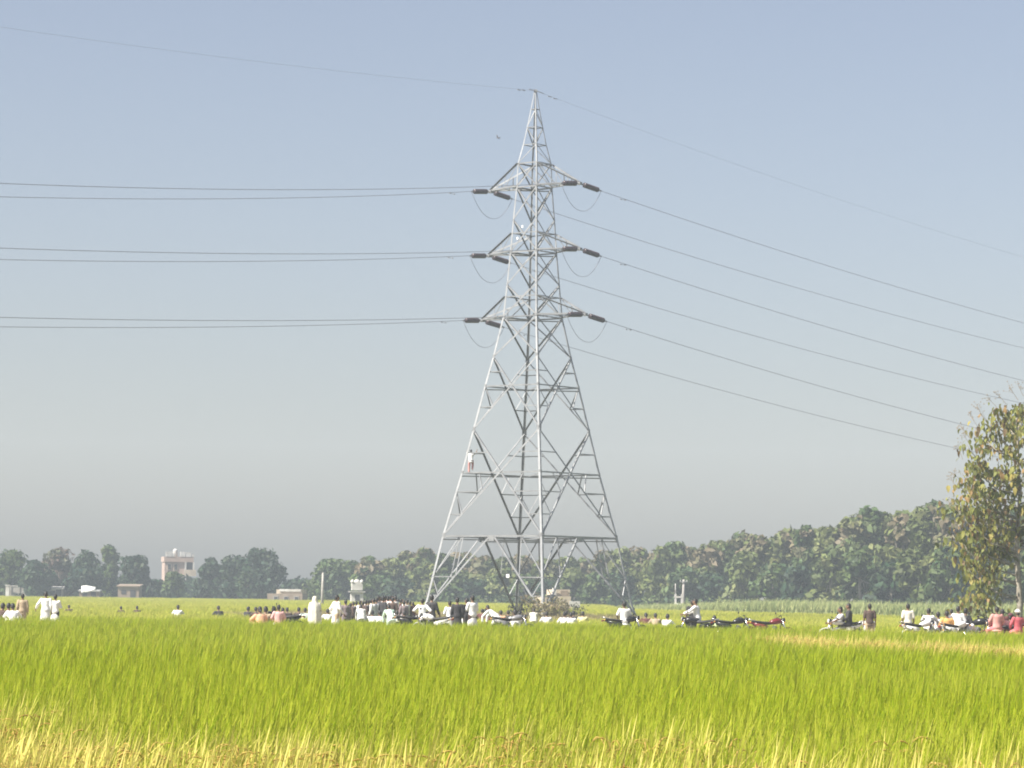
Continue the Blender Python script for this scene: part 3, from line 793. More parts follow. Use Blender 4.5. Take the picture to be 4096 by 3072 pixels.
shrub(2195, 2412, 204, 1.5, 'small dry shrub between the pointed shrub and the near tower leg', PD, 4)
shrub(2288, 2404, 212, 2.0, 'grey rounded shrub right of the ruined house front', PG, 5)
shrub(2062, 2406, 206, 1.3, 'grey-green shrub behind the stooping man in white', PG, 6)

# ------------------------------------------------------------------ the pylon
PHI = R(7.0)
tower = empty('transmission_tower', (TX, TY, 0), 0, 'tall grey steel lattice transmission tower standing in the middle of the field', 'tower')
LV_ = [(2515, 8.15), (2410, 7.62), (2148, 6.48), (1895, 5.14), (1722, 4.34), (1548, 3.53), (1430, 2.93), (1270, 2.23), (1140, 1.985), (1010, 1.755), (880, 1.57), (750, 1.35), (655, 1.27), (580, .89), (510, .61), (437, .34), (365, .10)]
zl = [max(0.0, at(2118, y, TY).z) for y, _ in LV_]; rl = [q for _, q in LV_]
def rad_at(z): return float(np.interp(z, zl, rl))
def zpx(y): return at(2118, y, TY).z
CA = [PHI - math.pi / 2, PHI, PHI + math.pi / 2, PHI + math.pi]      # near, right, far, left corner
def corner(k, z):
    q = rad_at(z); a = CA[k % 4]
    return Vector((q * math.cos(a), q * math.sin(a), z))
def face_n(k):
    a = CA[k % 4] + math.pi / 4
    return Vector((math.cos(a), math.sin(a), 0))

def angle_iron(name, p0, p1, w_, n, t=None, parent=None, off=0.0):
    """L-section member: one flange flat on the face (normal n), the other pointing inwards."""
    p0, p1 = Vector(p0), Vector(p1); d = (p1 - p0).normalized()
    n = (n - d * n.dot(d)).normalized(); a = d.cross(n).normalized()
    if a.z > 0.3 or (abs(a.z) <= .3 and a.x < 0): a = -a
    t = t or max(.012, w_ * .12)
    sec = [(0, 0), (w_, 0), (w_, -t), (t, -t), (t, -w_), (0, -w_)]
    sec = [(u - w_ * .3, v) for u, v in sec]
    vs = [p + a * u + n * (v + off) for p in (p0, p1) for u, v in sec]
    fs = [(i, (i + 1) % 6, 6 + (i + 1) % 6, 6 + i) for i in range(6)] + [(5, 4, 3, 2, 1, 0), (6, 7, 8, 9, 10, 11)]
    mb = MB(); mb.add(vs, fs)
    return mb.build(name, M_steel, parent or tower)

# legs: one continuous angle each, bent where the taper changes
for k in range(4):
    a = CA[k]; out_ = Vector((math.cos(a), math.sin(a), 0))
    e1 = -face_n(k); e2 = -face_n(k - 1)      # along neighbouring faces: flanges lie in them
    f1 = Vector((-face_n(k).y, face_n(k).x, 0)); f2 = Vector((-face_n(k - 1).y, face_n(k - 1).x, 0))
    f1 = f1 if f1.dot(out_) < 0 else -f1; f2 = f2 if f2.dot(out_) < 0 else -f2
    vs, fs = [], []
    zs = [0.0] + [z for z in zl if z > .2]
    for i, z in enumerate(zs):
        w_ = np.interp(z, [0, 14, 24, 33, 39], [.175, .16, .13, .10, .065]); t = w_ * .13; c = corner(k, z)
        for (u, v) in ((0, 0), (w_, 0), (w_, t), (t, t), (t, w_), (0, w_)): vs.append(c + f1 * u + f2 * v)
    for i in range(len(zs) - 1):
        for j in range(6): fs.append((i * 6 + j, i * 6 + (j + 1) % 6, i * 6 + 6 + (j + 1) % 6, i * 6 + 6 + j))
    fs += [(5, 4, 3, 2, 1, 0), tuple(range(len(vs) - 6, len(vs)))]
    mb = MB(); mb.add(vs, fs); lg = mb.build('leg', M_legsteel_lit, tower)
    mb = MB(); c = corner(k, .0); mb.box((c.x, c.y, .25), (.75, .75, .5)); mb.build('footing', M_concrete, tower)

def mid(a, b, t=.5): return a + (b - a) * t
Z = {n_: zpx(y) for n_, y in dict(ring=2148, x1=1895, n1=1722, x2=1548, n2=1430, a1=1270, n3=1140, a2=1010, n4=880, a3=750, top=655).items()}
for k in range(4):
    n_ = face_n(k); A = lambda z: corner(k, z); B = lambda z: corner(k + 1, z)
    # ring and splayed feet bracing
    angle_iron('horizontal_brace', A(Z['ring']), B(Z['ring']), .13, n_)
    apex = mid(A(Z['ring']), B(Z['ring']))
    for (S, T, sg) in ((A, B, 0), (B, A, 1)):
        foot = S(.55)
        angle_iron('diagonal_brace', foot, apex + (S(Z['ring']) - apex) * .04, .125, n_, off=-.03)
        z1, z2 = zpx(2385), zpx(2310)
        for zz in (z1, z2):
            t = (zz - .55) / (Z['ring'] - .55); q = mid(foot, apex, t)
            angle_iron('redundant_brace', S(zz), q, .075, n_, off=-.05)
        q2 = mid(foot, apex, (z2 - .55) / (Z['ring'] - .55)); q1 = mid(foot, apex, (z1 - .55) / (Z['ring'] - .55))
        angle_iron('redundant_brace', S(z2), q1, .07, n_, off=-.06)
        angle_iron('redundant_brace', mid(S(Z['ring']), apex, .42), q2, .07, n_, off=-.06)
        angle_iron('redundant_brace', S(z2), mid(S(Z['ring']), apex, .42), .07, n_, off=-.07)
    # big X panels with a belt through the crossing and short redundants to the legs
    for (z0, zx, z1, w_, reds) in ((Z['ring'], Z['x1'], Z['n1'], .115, (2062, 1972, 1815)), (Z['n1'], Z['x2'], Z['n2'], .10, (1632, 1490))):
        angle_iron('diagonal_brace', A(z0), B(z1), w_, n_); angle_iron('diagonal_brace', B(z0), A(z1), w_, n_, off=-.05)
        angle_iron('horizontal_brace', A(zx), B(zx), .10, n_, off=-.02)
        for y in reds:
            zz = zpx(y)
            for (S, T) in ((A, B), (B, A)):
                if zz < zx: q = mid(S(z0), T(z1), (zz - z0) / (z1 - z0))
                else: q = mid(T(z0), S(z1), (zz - z0) / (z1 - z0))
                angle_iron('redundant_brace', S(zz), q, .075, n_, off=-.07)
        zlist = [zpx(y) for y in reds]
        for (S, T) in ((A, B), (B, A)):
            q = mid(S(z0), T(z1), (zlist[0] - z0) / (z1 - z0)); zup = zlist[1] if zlist[1] < zx else zx
            angle_iron('redundant_brace', q, S(zup), .065, n_, off=-.08)
            if len(reds) == 3:
                q = mid(S(z0), T(z1), (zlist[1] - z0) / (z1 - z0)); hz_ = mid(S(zx), T(zx), .22)
                angle_iron('redundant_brace', q, hz_, .065, n_, off=-.08)
    # slim upper body
    seq = ['n2', 'a1', 'n3', 'a2', 'n4', 'a3']
    for q0, q1 in zip(seq, seq[1:]):
        w_ = .10 if q0 in ('n2', 'a1') else .085
        angle_iron('diagonal_brace', A(Z[q0]), B(Z[q1]), w_, n_); angle_iron('diagonal_brace', B(Z[q0]), A(Z[q1]), w_, n_, off=-.04)
    for q0 in ('a1', 'a2', 'a3', 'top'): angle_iron('horizontal_brace', A(Z[q0]), B(Z[q0]), .10, n_, off=-.02)
    for q0, dz in (('a1', 1.5), ('a2', 1.4)): angle_iron('horizontal_brace', A(Z[q0] + dz), B(Z[q0] + dz), .08, n_, off=-.05)
    angle_iron('diagonal_brace', A(Z['top']), B(Z['a3']), .075, n_); angle_iron('diagonal_brace', B(Z['top']), A(Z['a3']), .075, n_, off=-.04)
    # peak
    ys = [655, 580, 510, 437]
    for j, (y0, y1) in enumerate(zip(ys, ys[1:])):
        angle_iron('horizontal_brace', A(zpx(y1)), B(zpx(y1)), .06, n_, off=-.02)
        S, T = (A, B) if (j + k) % 2 else (B, A)
        angle_iron('diagonal_brace', S(zpx(y0)), T(zpx(y1)), .055, n_)
# gusset plates where the bracing meets the legs and crosses
for k in range(4):
    n_ = face_n(k); rz_ = math.atan2(n_.y, n_.x)
    for q0, sz in (('ring', .42), ('n1', .36), ('n2', .3), ('x1', .26), ('x2', .24), ('a1', .3), ('a2', .26), ('a3', .24)):
        for S in (k, k + 1):
            c = corner(S, Z[q0]); c = c + (mid(corner(k, Z[q0]), corner(k + 1, Z[q0])) - c).normalized() * sz * .35
            mb = MB(); mb.box(c + n_ * .006, (.014, sz * .6, sz), Matrix.Rotation(rz_, 3, 'Z')); mb.build('gusset_plate', M_steel, tower)
    c = mid(corner(k, Z['ring']), corner(k + 1, Z['ring'])); mb = MB(); mb.box(c + n_ * .006 - Vector((0, 0, .2)), (.014, .45, .36), Matrix.Rotation(rz_, 3, 'Z')); mb.build('gusset_plate', M_steel, tower)
# plan bracing inside the rings
for q0 in ('ring', 'x1', 'x2', 'a1', 'a2', 'a3'):
    z = Z[q0]
    for k in (0, 1): angle_iron('plan_brace', corner(k, z), corner(k + 2, z), .08, Vector((0, 0, 1)), off=-.12 - .1 * k)
for k in range(4):
    z = Z['ring']; angle_iron('plan_brace', mid(corner(k, z), corner(k + 1, z)), mid(corner(k + 1, z), corner(k + 2, z)), .085, Vector((0, 0, 1)), off=-.3)
mb = MB(); mb.box((0, 0, zpx(363)), (.26, .26, .16)); mb.build('peak_plate', M_steel, tower)
c = mid(corner(3, zpx(2306)), corner(0, zpx(2306)), .69); mb = MB(); mb.box((c.x, c.y - .12, c.z), (.28, .03, .24), Matrix.Rotation(R(-38), 3, 'Z')); mb.build('danger_plate', M_plate, tower)
for (k, y, t) in ((3, 958, .25), (3, 912, .42)):  # two small plain white plates on the upper body
    c = mid(corner(3, zpx(y)), corner(0, zpx(y)), t); mb = MB(); mb.box((c.x, c.y - .1, c.z), (.13, .03, .18), Matrix.Rotation(R(-38), 3, 'Z')); mb.build('white_plate', M_plate, tower)
# step bolts up the near leg
for i in range(36):
    z = 3.2 + i * .62; c = corner(0, z); mb = MB(); mb.tube([c, c + face_n(0) * .17], .011, 5); mb.build('step_bolt', M_steel, tower)

# ---- cross-arms
UA = face_n(0)                                  # towards the right, near side
ARM = {}
for lev, reach, dz in (('a3', 4.15, Z['top'] - Z['a3']), ('a2', 4.22, 1.4), ('a1', 4.78, 1.5)):
    for sg, k in ((1, 0), (-1, 2)):             # right arm on face 0, left arm on face 2
        u = UA * sg; z = Z[lev]; tip = u * reach + Vector((0, 0, z))
        c1, c2 = corner(k, z), corner(k + 1, z); t1, t2 = corner(k, z + dz), corner(k + 1, z + dz)
        side = Vector((-u.y, u.x, 0))
        ra = angle_iron('crossarm_chord', c1, tip, .13, Vector((0, 0, -1))); angle_iron('crossarm_chord', c2, tip, .13, Vector((0, 0, -1)), off=-.02)
        angle_iron('crossarm_tie', t1, tip + Vector((0, 0, .12)), .11, side); angle_iron('crossarm_tie', t2, tip + Vector((0, 0, .12)), .11, -side)
        for q, (b, tt) in enumerate(((c1, t1), (c2, t2))):
            for f0, f1 in ((.45, .45), (.45, .02), (.72, .72)):
                angle_iron('crossarm_lacing', mid(b, tip, f0), mid(tt, tip, f1), .055, side if q else -side)
        for f0, f1 in ((.25, .25), (.55, .55), (.25, .0), (.55, .25)):
            angle_iron('crossarm_lacing', mid(c1, tip, f0), mid(c2, tip, f1), .055, Vector((0, 0, -1)), off=-.05)
        mb = MB(); mb.box(tip, (.3, .3, .2), Matrix.Rotation(CA[0] + math.pi / 4, 3, 'Z')); mb.build('arm_tip_plate', M_steel, tower)
        ARM[(lev, sg)] = Vector((TX, TY, 0)) + tip

# ---- insulator strings, conductors, jumpers
DL = Vector((-.56, -.83, 0)).normalized(); DR = Vector((.67, .74, 0)).normalized()
def string_mesh(L):
    mb = MB(); n = 12; r0 = .195; pts, rd = [], []
    for i in range(n):
        x0 = .12 + (L - .24) * i / n; st = (L - .24) / n
        pts += [x0, x0 + st * .18, x0 + st * .62, x0 + st * .80]; rd += [.10, r0, r0 * .86, .10]
    mb.tube([(x, 0, 0) for x in pts], rd, 12); return mb.mesh('disc_stack', M_disc, True)
def fit_mesh(L):
    mb = MB(); mb.tube([(-.32, 0, 0), (.14, 0, 0)], .03, 6); mb.box((-.1, 0, 0), (.16, .05, .12)); mb.tube([(L - .14, 0, 0), (L + .22, 0, 0)], .03, 6); mb.box((L + .1, 0, 0), (.2, .06, .1))
    return mb.mesh('end_fitting', M_steel)
SL = 1.85; SM, FM = string_mesh(SL), fit_mesh(SL)
LNAME = {'a3': 'top', 'a2': 'middle', 'a1': 'lowest'}
SAG = {('a3', 'L'): 11.2, ('a2', 'L'): 9.4, ('a1', 'L'): 8.05, ('a3', 'R'): 8.9, ('a2', 'R'): 9.3, ('a1', 'R'): 10.0}
SPAN = 300.0
ENDS = {}
for (lev, sg), tip in ARM.items():
    for side_, dvec in (('L', DL), ('R', DR)):
        slope = -4 * SAG[(lev, side_)] / SPAN * (1.0 if side_ == 'R' else .75)
        d = (dvec + Vector((0, 0, slope))).normalized()
        st = tip + d * .42
        o = empty('insulator_string', st, 0, 'dark disc insulator string pulling %s from the %s end of the %s crossarm' % ('left' if side_ == 'L' else 'right', 'right' if sg > 0 else 'left', LNAME[lev]), 'insulator', 'insulator strings on the crossarms')
        o.rotation_euler = d.to_track_quat('X', 'Z').to_euler()
        link('disc_stack', SM, o); link('end_fitting', FM, o)
        e = st + d * (SL + .2); ENDS[(lev, sg, side_)] = (e, d)
        # conductor
        pts = []
        for i in range(61):
            t = SPAN * (i / 60) ** 1.6
            if t > 250: t = 250 + (t - 250) * .6
            S_ = SAG[(lev, side_)]
            pts.append(e + dvec * t + Vector((0, 0, -4 * S_ * t * (SPAN - t) / SPAN ** 2)))
        mb = MB(); mb.tube(pts, .019, 5)
        wo = mb.build('conductor_wire', M_wire, None, True, label='conductor running %s from the %s end of the %s crossarm' % ('left off the frame' if side_ == 'L' else 'down to the right', 'right' if sg > 0 else 'left', LNAME[lev]), cat='power line', group='power line wires')
        mb = MB(); dq = pts[3]; mb.tube([dq + Vector((0, 0, -.09)) - dvec * .25, dq + Vector((0, 0, -.09)) + dvec * .25], .012, 5)
        for q in (-.25, .25): mb.tube([dq + Vector((0, 0, -.09)) + dvec * (q - .06), dq + Vector((0, 0, -.09)) + dvec * (q + .06)], .045, 7)
        mb.build('vibration_damper', M_earthwire, wo)
    (e0, d0), (e1, d1) = ENDS[(lev, sg, 'L')], ENDS[(lev, sg, 'R')]
    pts = []
    for i in range(21):
        t = i / 20; p = e0 + (e1 - e0) * t; p.z -= 1.75 * (1 - abs(2 * t - 1) ** 2.2); pts.append(p)
    mb = MB(); mb.tube(pts, .016, 6)
    mb.build('jumper_wire', M_wire, None, True, label='drooping jumper loop under the %s end of the %s crossarm' % ('right' if sg > 0 else 'left', LNAME[lev]), cat='jumper wire', group='jumper loops')
pk = Vector((TX, TY, zpx(362)))
for side_, dvec, S_ in (('left', DL, 7.4), ('right', DR, 9.2)):
    pts = []
    for i in range(61):
        t = SPAN * (i / 60) ** 1.5; pts.append(pk + dvec * t + Vector((0, 0, -4 * S_ * t * (SPAN - t) / SPAN ** 2)))
    mb = MB(); mb.tube(pts, .0065, 5); wo = mb.build('earth_wire', M_earthwire, None, True, label='thin earth wire running %s from the very top of the tower' % side_, cat='power line', group='power line wires')
    mb = MB(); mb.tube([pk, pk + dvec * .9 + Vector((0, 0, -.1 if side_ == 'right' else -.03))], .028, 6); mb.build('clamp', M_earthwire, wo)
    for q in (1.6, 2.2):
        mb = MB(); c = pk + dvec * q + Vector((0, 0, -4 * S_ * q / SPAN - .05)); mb.tube([c - dvec * .22, c + dvec * .22], .032, 6); mb.build('vibration_damper', M_earthwire, wo)

# a bird left of the peak
p = at(1991, 551, 190)
mb = MB(); mb.ell((0, 0, 0), (.05, .15, .045)); mb.add([(.03, .06, .02), (.03, -.05, .02), (.36, -.02, .17), (.34, .05, .18)], [(0, 1, 2, 3)]); mb.add([(-.03, .06, .02), (-.03, -.05, .02), (-.30, -.05, .10), (-.29, .03, .11)], [(3, 2, 1, 0)]); mb.add([(.03, -.13, 0), (-.03, -.13, 0), (-.06, -.26, .01), (.06, -.26, .01)], [(0, 1, 2, 3)])
bo = mb.build('bird', pbr('bird_feather', (.16, .15, .16), .8), None, True, loc=p, label='small dark bird flying left of the tower peak', cat='bird')
bo.rotation_euler = (0, R(35), R(60)); bo.scale = (.7, .7, .7); sm = bo.modifiers.new('thick', 'SOLIDIFY'); sm.thickness = .012

# ------------------------------------------------------------------ people
SKIN = pbr('skin', (.20, .115, .07), .6, noise=.15); EYE_M = pbr('eye', (.02, .015, .012), .3)
HAIR = pbr('black_hair', (.016, .014, .013), .55, noise=.3, nscale=30)
GREYHAIR = pbr('grey_hair', (.22, .21, .20), .7, noise=.3, nscale=30)
CLOTH = {}
def cloth(name):
    cols = dict(white=(.80, .80, .79), cream=(.76, .72, .60), offwhite=(.70, .69, .66), black=(.035, .033, .036), darkgrey=(.045, .043, .046), navy=(.05, .055, .09), grey=(.30, .29, .31),
                maroon=(.12, .035, .035), brown=(.085, .055, .045), tan=(.42, .33, .22), orange=(.75, .40, .13), pink=(.72, .42, .40), rose=(.62, .18, .20), peach=(.75, .42, .26),
                mint=(.55, .72, .60), yellow=(.68, .62, .34), redcheck=(.50, .10, .12), mauve=(.24, .19, .20), palegreen=(.60, .68, .42), darkmaroon=(.10, .035, .04), lightgrey=(.55, .55, .57), salmon=(.60, .30, .27))
    if name not in CLOTH: CLOTH[name] = pbr('cloth_' + name, cols[name], .9, noise=.14, nscale=9, bump=.25)
    return CLOTH[name]

_col_tmp = bpy.data.collections.new('sculpt_bench'); COL.children.link(_col_tmp)
def fuse(mb, voxel, name, smooth_it=4):
    """weld overlapping closed shapes into one continuous skin."""
    me = mb.mesh(name, None); o = bpy.data.objects.new(name, me); _col_tmp.objects.link(o)
    m = o.modifiers.new('r', 'REMESH'); m.mode = 'VOXEL'; m.voxel_size = voxel; m.adaptivity = 0.0
    s = o.modifiers.new('s', 'SMOOTH'); s.factor = .5; s.iterations = smooth_it
    dg = bpy.context.evaluated_depsgraph_get(); ev = o.evaluated_get(dg)
    res = bpy.data.meshes.new_from_object(ev); bpy.data.objects.remove(o)
    res.polygons.foreach_set('use_smooth', [True] * len(res.polygons)); res.name = name
    return res

X1, Y1 = Vector((1, 0, 0)), Vector((0, 1, 0))
def limb(mb, pts, rad, n=10):
    pts = [Vector(p) for p in pts]
    mb.tube(pts, rad, n)
    for p, q in zip(pts, rad): mb.ell(p, (q, q, q), nu=10, nv=6)

def pose(name):
    """joints of a 1.70 m figure facing +Y, feet at z = 0."""
    P = dict(pelvis=Vector((0, 0, .95)), lean=0.0, turn=0.0)
    sh, el, wr = .185, .235, .25
    P['arms'] = [((-el, -.03, 1.14), (-wr, .05, .89)), ((el, -.03, 1.14), (wr, .05, .89))]
    P['legs'] = [((-.10, .02, .49), (-.11, -.02, .08)), ((.10, .02, .49), (.11, -.02, .08))]
    if name == 'akimbo': P['arms'] = [((-.40, -.10, 1.17), (-.20, .0, 1.0)), ((.40, -.10, 1.17), (.20, .0, 1.0))]
    if name == 'fold': P['arms'] = [((-.25, .06, 1.16), (-.02, .24, 1.16)), ((.25, .06, 1.16), (.03, .25, 1.20))]
    if name == 'shade': P['arms'] = [((-.23, -.02, 1.14), (-.24, .05, .89)), ((.34, .16, 1.50), (.12, .15, 1.64))]
    if name == 'walk':
        P['legs'] = [((-.10, .20, .52), (-.11, .10, .10)), ((.10, -.06, .49), (.11, -.34, .13))]
        P['arms'] = [((-.24, -.12, 1.15), (-.25, -.02, .92)), ((.24, .08, 1.15), (.25, .24, .95))]; P['lean'] = .08
    if name == 'reach': P['arms'] = [((-.34, .10, 1.20), (-.42, .26, 1.02)), ((.235, -.03, 1.14), (.25, .05, .89))]; P['lean'] = .12
    if name == 'bend':
        P['pelvis'] = Vector((0, -.15, .93)); P['lean'] = 1.0; P['arms'] = [((-.22, .50, .92), (-.20, .52, .66)), ((.22, .50, .92), (.20, .52, .66))]
    if name == 'squat':
        P['pelvis'] = Vector((0, -.16, .30)); P['lean'] = .38
        P['legs'] = [((-.22, .24, .52), (-.14, -.02, .08)), ((.22, .24, .52), (.14, -.02, .08))]
        P['arms'] = [((-.30, .18, .56), (-.22, .40, .52)), ((.30, .18, .56), (.20, .40, .50))]
    if name == 'sit':          # cross-legged on the ground
        P['pelvis'] = Vector((0, -.05, .14)); P['lean'] = .10
        P['legs'] = [((-.36, .28, .16), (.06, .34, .09)), ((.36, .28, .16), (-.06, .40, .10))]
        P['arms'] = [((-.26, .08, .40), (-.18, .28, .26)), ((.26, .08, .40), (.18, .28, .26))]
    if name == 'ride':         # astride a motorcycle seat, seat top at 0.78
        P['pelvis'] = Vector((0, 0, .88)); P['lean'] = .16
        P['legs'] = [((-.23, .38, .74), (-.20, .20, .36)), ((.23, .38, .74), (.20, .20, .36))]
        P['arms'] = [((-.30, .22, 1.18), (-.30, .50, 1.06)), ((.30, .22, 1.18), (.30, .50, 1.06))]
    if name == 'pillion':
        P['pelvis'] = Vector((0, 0, .90)); P['lean'] = .02
        P['legs'] = [((-.25, .36, .78), (-.22, .26, .40)), ((.25, .36, .78), (.22, .26, .40))]
        P['arms'] = [((-.28, .04, 1.14), (-.20, .26, .98)), ((.28, .04, 1.14), (.20, .26, .98))]
    if name == 'climb':
        P['lean'] = .10
        P['arms'] = [((-.30, .16, 1.52), (-.24, .28, 1.74)), ((.36, .14, 1.46), (.42, .26, 1.66))]
        P['legs'] = [((-.12, .06, .50), (-.13, .02, .08)), ((.14, .26, .66), (.12, .12, .30))]
    return P

def frame(P):
    l = P['lean']; up = Vector((0, math.sin(l), math.cos(l))); fw = Vector((0, math.cos(l), -math.sin(l)))
    pv = P['pelvis']
    J = dict(pelvis=pv, waist=pv + up * .14, chest=pv + up * .36, shoulder=pv + up * .47, up=up, fw=fw)
    hl = l * .35; hup = Vector((0, math.sin(hl), math.cos(hl))); J['hup'] = hup
    J['neck'] = J['shoulder'] + up * .05; J['head'] = J['neck'] + hup * .155 + Vector((0, .02, 0))
    J['sh'] = [J['shoulder'] + X1 * (-.175) - up * .02, J['shoulder'] + X1 * .175 - up * .02]
    J['hip'] = [pv + X1 * -.095 - up * .03, pv + X1 * .095 - up * .03]
    return J

def torso_rings(J, g=0.0, hem=None):
    up, fw = J['up'], J['fw']; pv = J['pelvis']
    ring = lambda d, rx, ry, f=0: (pv + up * d + fw * f, rx + g, ry + g, X1, fw)
    return [ring(-.09, .150, .100), ring(.0, .170, .125, -.01), ring(.14, .142, .105), ring(.28, .165, .118, .01), ring(.40, .180, .112), ring(.47, .150, .085), ring(.50, .075, .065)]

def hand(mb, e, w, sgn):
    d = (Vector(w) - Vector(e)).normalized(); a = Vector((0, 0, 1)).cross(d)
    a = a.normalized() if a.length > .1 else X1; b = d.cross(a)
    p = Vector(w)
    for i, (off, L) in enumerate(((-.030, .075), (-.010, .088), (.010, .082), (.030, .064))):
        s0 = p + d * .085 + b * off; m = s0 + d * L * .55 - a * .008 * sgn; t = m + d * L * .38 - a * .028 * sgn
        mb.tube([s0, m, t], [.0095, .009, .0065], 5)
    s0 = p + d * .03 - b * .03; mb.tube([s0, s0 + d * .035 - b * .022, s0 + d * .07 - b * .026], [.011, .010, .007], 5)

PCACHE = {}
def figure(pname, outfit):
    key = (pname, outfit)
    if key in PCACHE: return PCACHE[key]
    P = pose(pname); J = frame(P)
    # ---- body
    mb = MB(); mb.loft(torso_rings(J)); limb(mb, [J['shoulder'] - J['up'] * .02, J['neck'] + J['hup'] * .07], [.062, .055])
    h = J['head']; hr = Matrix.Rotation(-P['lean'] * .35, 3, 'X')
    mb.ell(h, (.078, .096, .118), hr, 14, 10); mb.ell(h + hr @ Vector((0, .035, -.055)), (.058, .062, .062), hr)
    mb.tube([h + hr @ Vector((0, .085, .015)), h + hr @ Vector((0, .118, -.025))], [.014, .02], 6)
    for sx in (-1, 1): mb.ell(h + hr @ Vector((sx * .083, .0, -.005)), (.014, .026, .036), hr, 8, 6)
    for i in (0, 1):
        e, w_ = P['arms'][i]; limb(mb, [J['sh'][i], e, w_], [.062, .046, .032])
        d = (Vector(w_) - Vector(e)).normalized(); mb.ell(Vector(w_) + d * .055, (.034, .034, .058), d.to_track_quat('Z', 'Y').to_matrix(), 8, 6)
        k_, an = P['legs'][i]; limb(mb, [J['hip'][i], k_, an], [.095, .064, .045])
        an = Vector(an); limb(mb, [an + Vector((0, -.03, -.035)), an + Vector((0, .10, -.045)), an + Vector((0, .17, -.05))], [.042, .038, .03])
    body = fuse(mb, .018, 'person_body'); body.materials.append(SKIN); body.materials.append(EYE_M)
    ex = MB()
    for i, sg in ((0, 1), (1, -1)): hand(ex, *P['arms'][i], sg)
    for sx in (-.032, .032): ex.ell(h + hr @ Vector((sx, .084, .012)), (.012, .010, .009), hr, 8, 6, mi=1)
    v0 = [tuple(v.co) for v in body.vertices]; n0 = len(v0); f0 = [tuple(p.vertices) for p in body.polygons]
    nb = bpy.data.meshes.new('person_body'); nb.from_pydata(v0 + ex.v, [], f0 + [tuple(i + n0 for i in f) for f in ex.f]); nb.update()
    nb.materials.append(SKIN); nb.materials.append(EYE_M); nb.polygons.foreach_set('material_index', [0] * len(f0) + ex.m); nb.polygons.foreach_set('use_smooth', [True] * len(nb.polygons))
    bpy.data.meshes.remove(body)
    parts = {'body': nb}
    # ---- hair
    mb = MB(); mb.ell(h + hr @ Vector((0, -.014, .020)), (.086, .098, .112), hr, 14, 10)
    mb.ell(h + hr @ Vector((0, -.05, -.025)), (.076, .062, .075), hr, 12, 8)
    if outfit in ('saree', 'dress'):
        mb.ell(h + hr @ Vector((0, -.10, -.06)), (.045, .045, .05), hr)
    parts['hair'] = fuse(mb, .014, 'hair', 2)
    # ---- upper garment
    seated = pname in ('squat', 'sit', 'ride', 'pillion'); up, fw, pv = J['up'], J['fw'], J['pelvis']
    mb = MB(); rg = torso_rings(J, .020)
    if outfit in ('kurta', 'saree', 'dress') and not seated:
        zl_ = .50 if outfit == 'kurta' else .06
        if pname == 'bend': rg = [(pv - up * .30 + fw * -.02 + Vector((0, 0, -.12)), .20, .15, X1, fw)] + rg
        else: rg = [(Vector((pv.x, pv.y + .01, zl_)), .235, .165, X1, Y1), (Vector((pv.x, pv.y, (zl_ + .85) / 2)), .215, .155, X1, Y1)] + rg
    elif seated: rg = [(pv - up * .15, .235 if outfit != 'shirt' else .19, .19, X1, fw)] + rg
    else: rg = [(pv - up * .16, .185, .14, X1, fw)] + rg
    mb.loft(rg)
    for i in (0, 1):
        e, w_ = P['arms'][i]; e, w_ = Vector(e), Vector(w_)
        if outfit in ('kurta', 'longshirt'): limb(mb, [J['sh'][i], e, e + (w_ - e) * .85], [.082, .066, .055])
        else: limb(mb, [J['sh'][i], J['sh'][i] + (e - J['sh'][i]) * .85], [.082, .070])
    if outfit in ('saree', 'dress') and seated:
        for i in (0, 1):
            k_, an = P['legs'][i]; limb(mb, [J['hip'][i], k_, an], [.13, .11, .09])
    parts['shirt'] = fuse(mb, .020, 'shirt', 3)
    # ---- lower garment
    if outfit not in ('saree', 'dress'):
        mb = MB(); mb.loft([(pv - up * .10, .165, .125, X1, fw), (pv, .180, .138, X1, fw), (pv + up * .07, .168, .125, X1, fw)])
        for i in (0, 1):
            k_, an = P['legs'][i]; k_, an = Vector(k_), Vector(an); limb(mb, [J['hip'][i], k_, an + (k_ - an) * .08], [.112, .085, .072])
        parts['trousers'] = fuse(mb, .020, 'trousers', 3)
    if outfit == 'shawl':
        pass
    PCACHE[key] = (parts, h.z + .13)
    return PCACHE[key]

def shawl_mesh():
    """white sheet-like shawl over head and body of a standing figure."""
    J = frame(pose('stand')); mb = MB(); h = J['head']
    rings = [(.30, .27, .20, 0), (.55, .285, .20, 0), (.85, .29, .20, 0), (1.10, .27, .19, 0), (1.32, .245, .175, -.01), (1.43, .19, .15, -.01), (1.50, .125, .125, 0), (1.60, .108, .125, 0), (1.69, .092, .108, 0), (1.735, .05, .06, 0)]
    n = 40; vs, fs = [], []
    for j, (z, rx, ry, f) in enumerate(rings):
        for k in range(n):
            t = 2 * math.pi * k / n; q = 1 + (.05 if z < 1.3 else .012) * math.sin(9 * t + j * .4) + .02 * math.sin(4 * t + 1)
            vs.append((rx * q * math.cos(t), f + ry * q * math.sin(t), z + (.03 * math.sin(3 * t) if j == 0 else 0)))
    for i in range(len(rings) - 1):
        for k in range(n): fs.append((i * n + k, i * n + (k + 1) % n, (i + 1) * n + (k + 1) % n, (i + 1) * n + k))
    fs.append(tuple(range((len(rings) - 1) * n, len(rings) * n)))
    return mesh_np('shawl', vs, fs, None, True)
SHAWL = shawl_mesh()

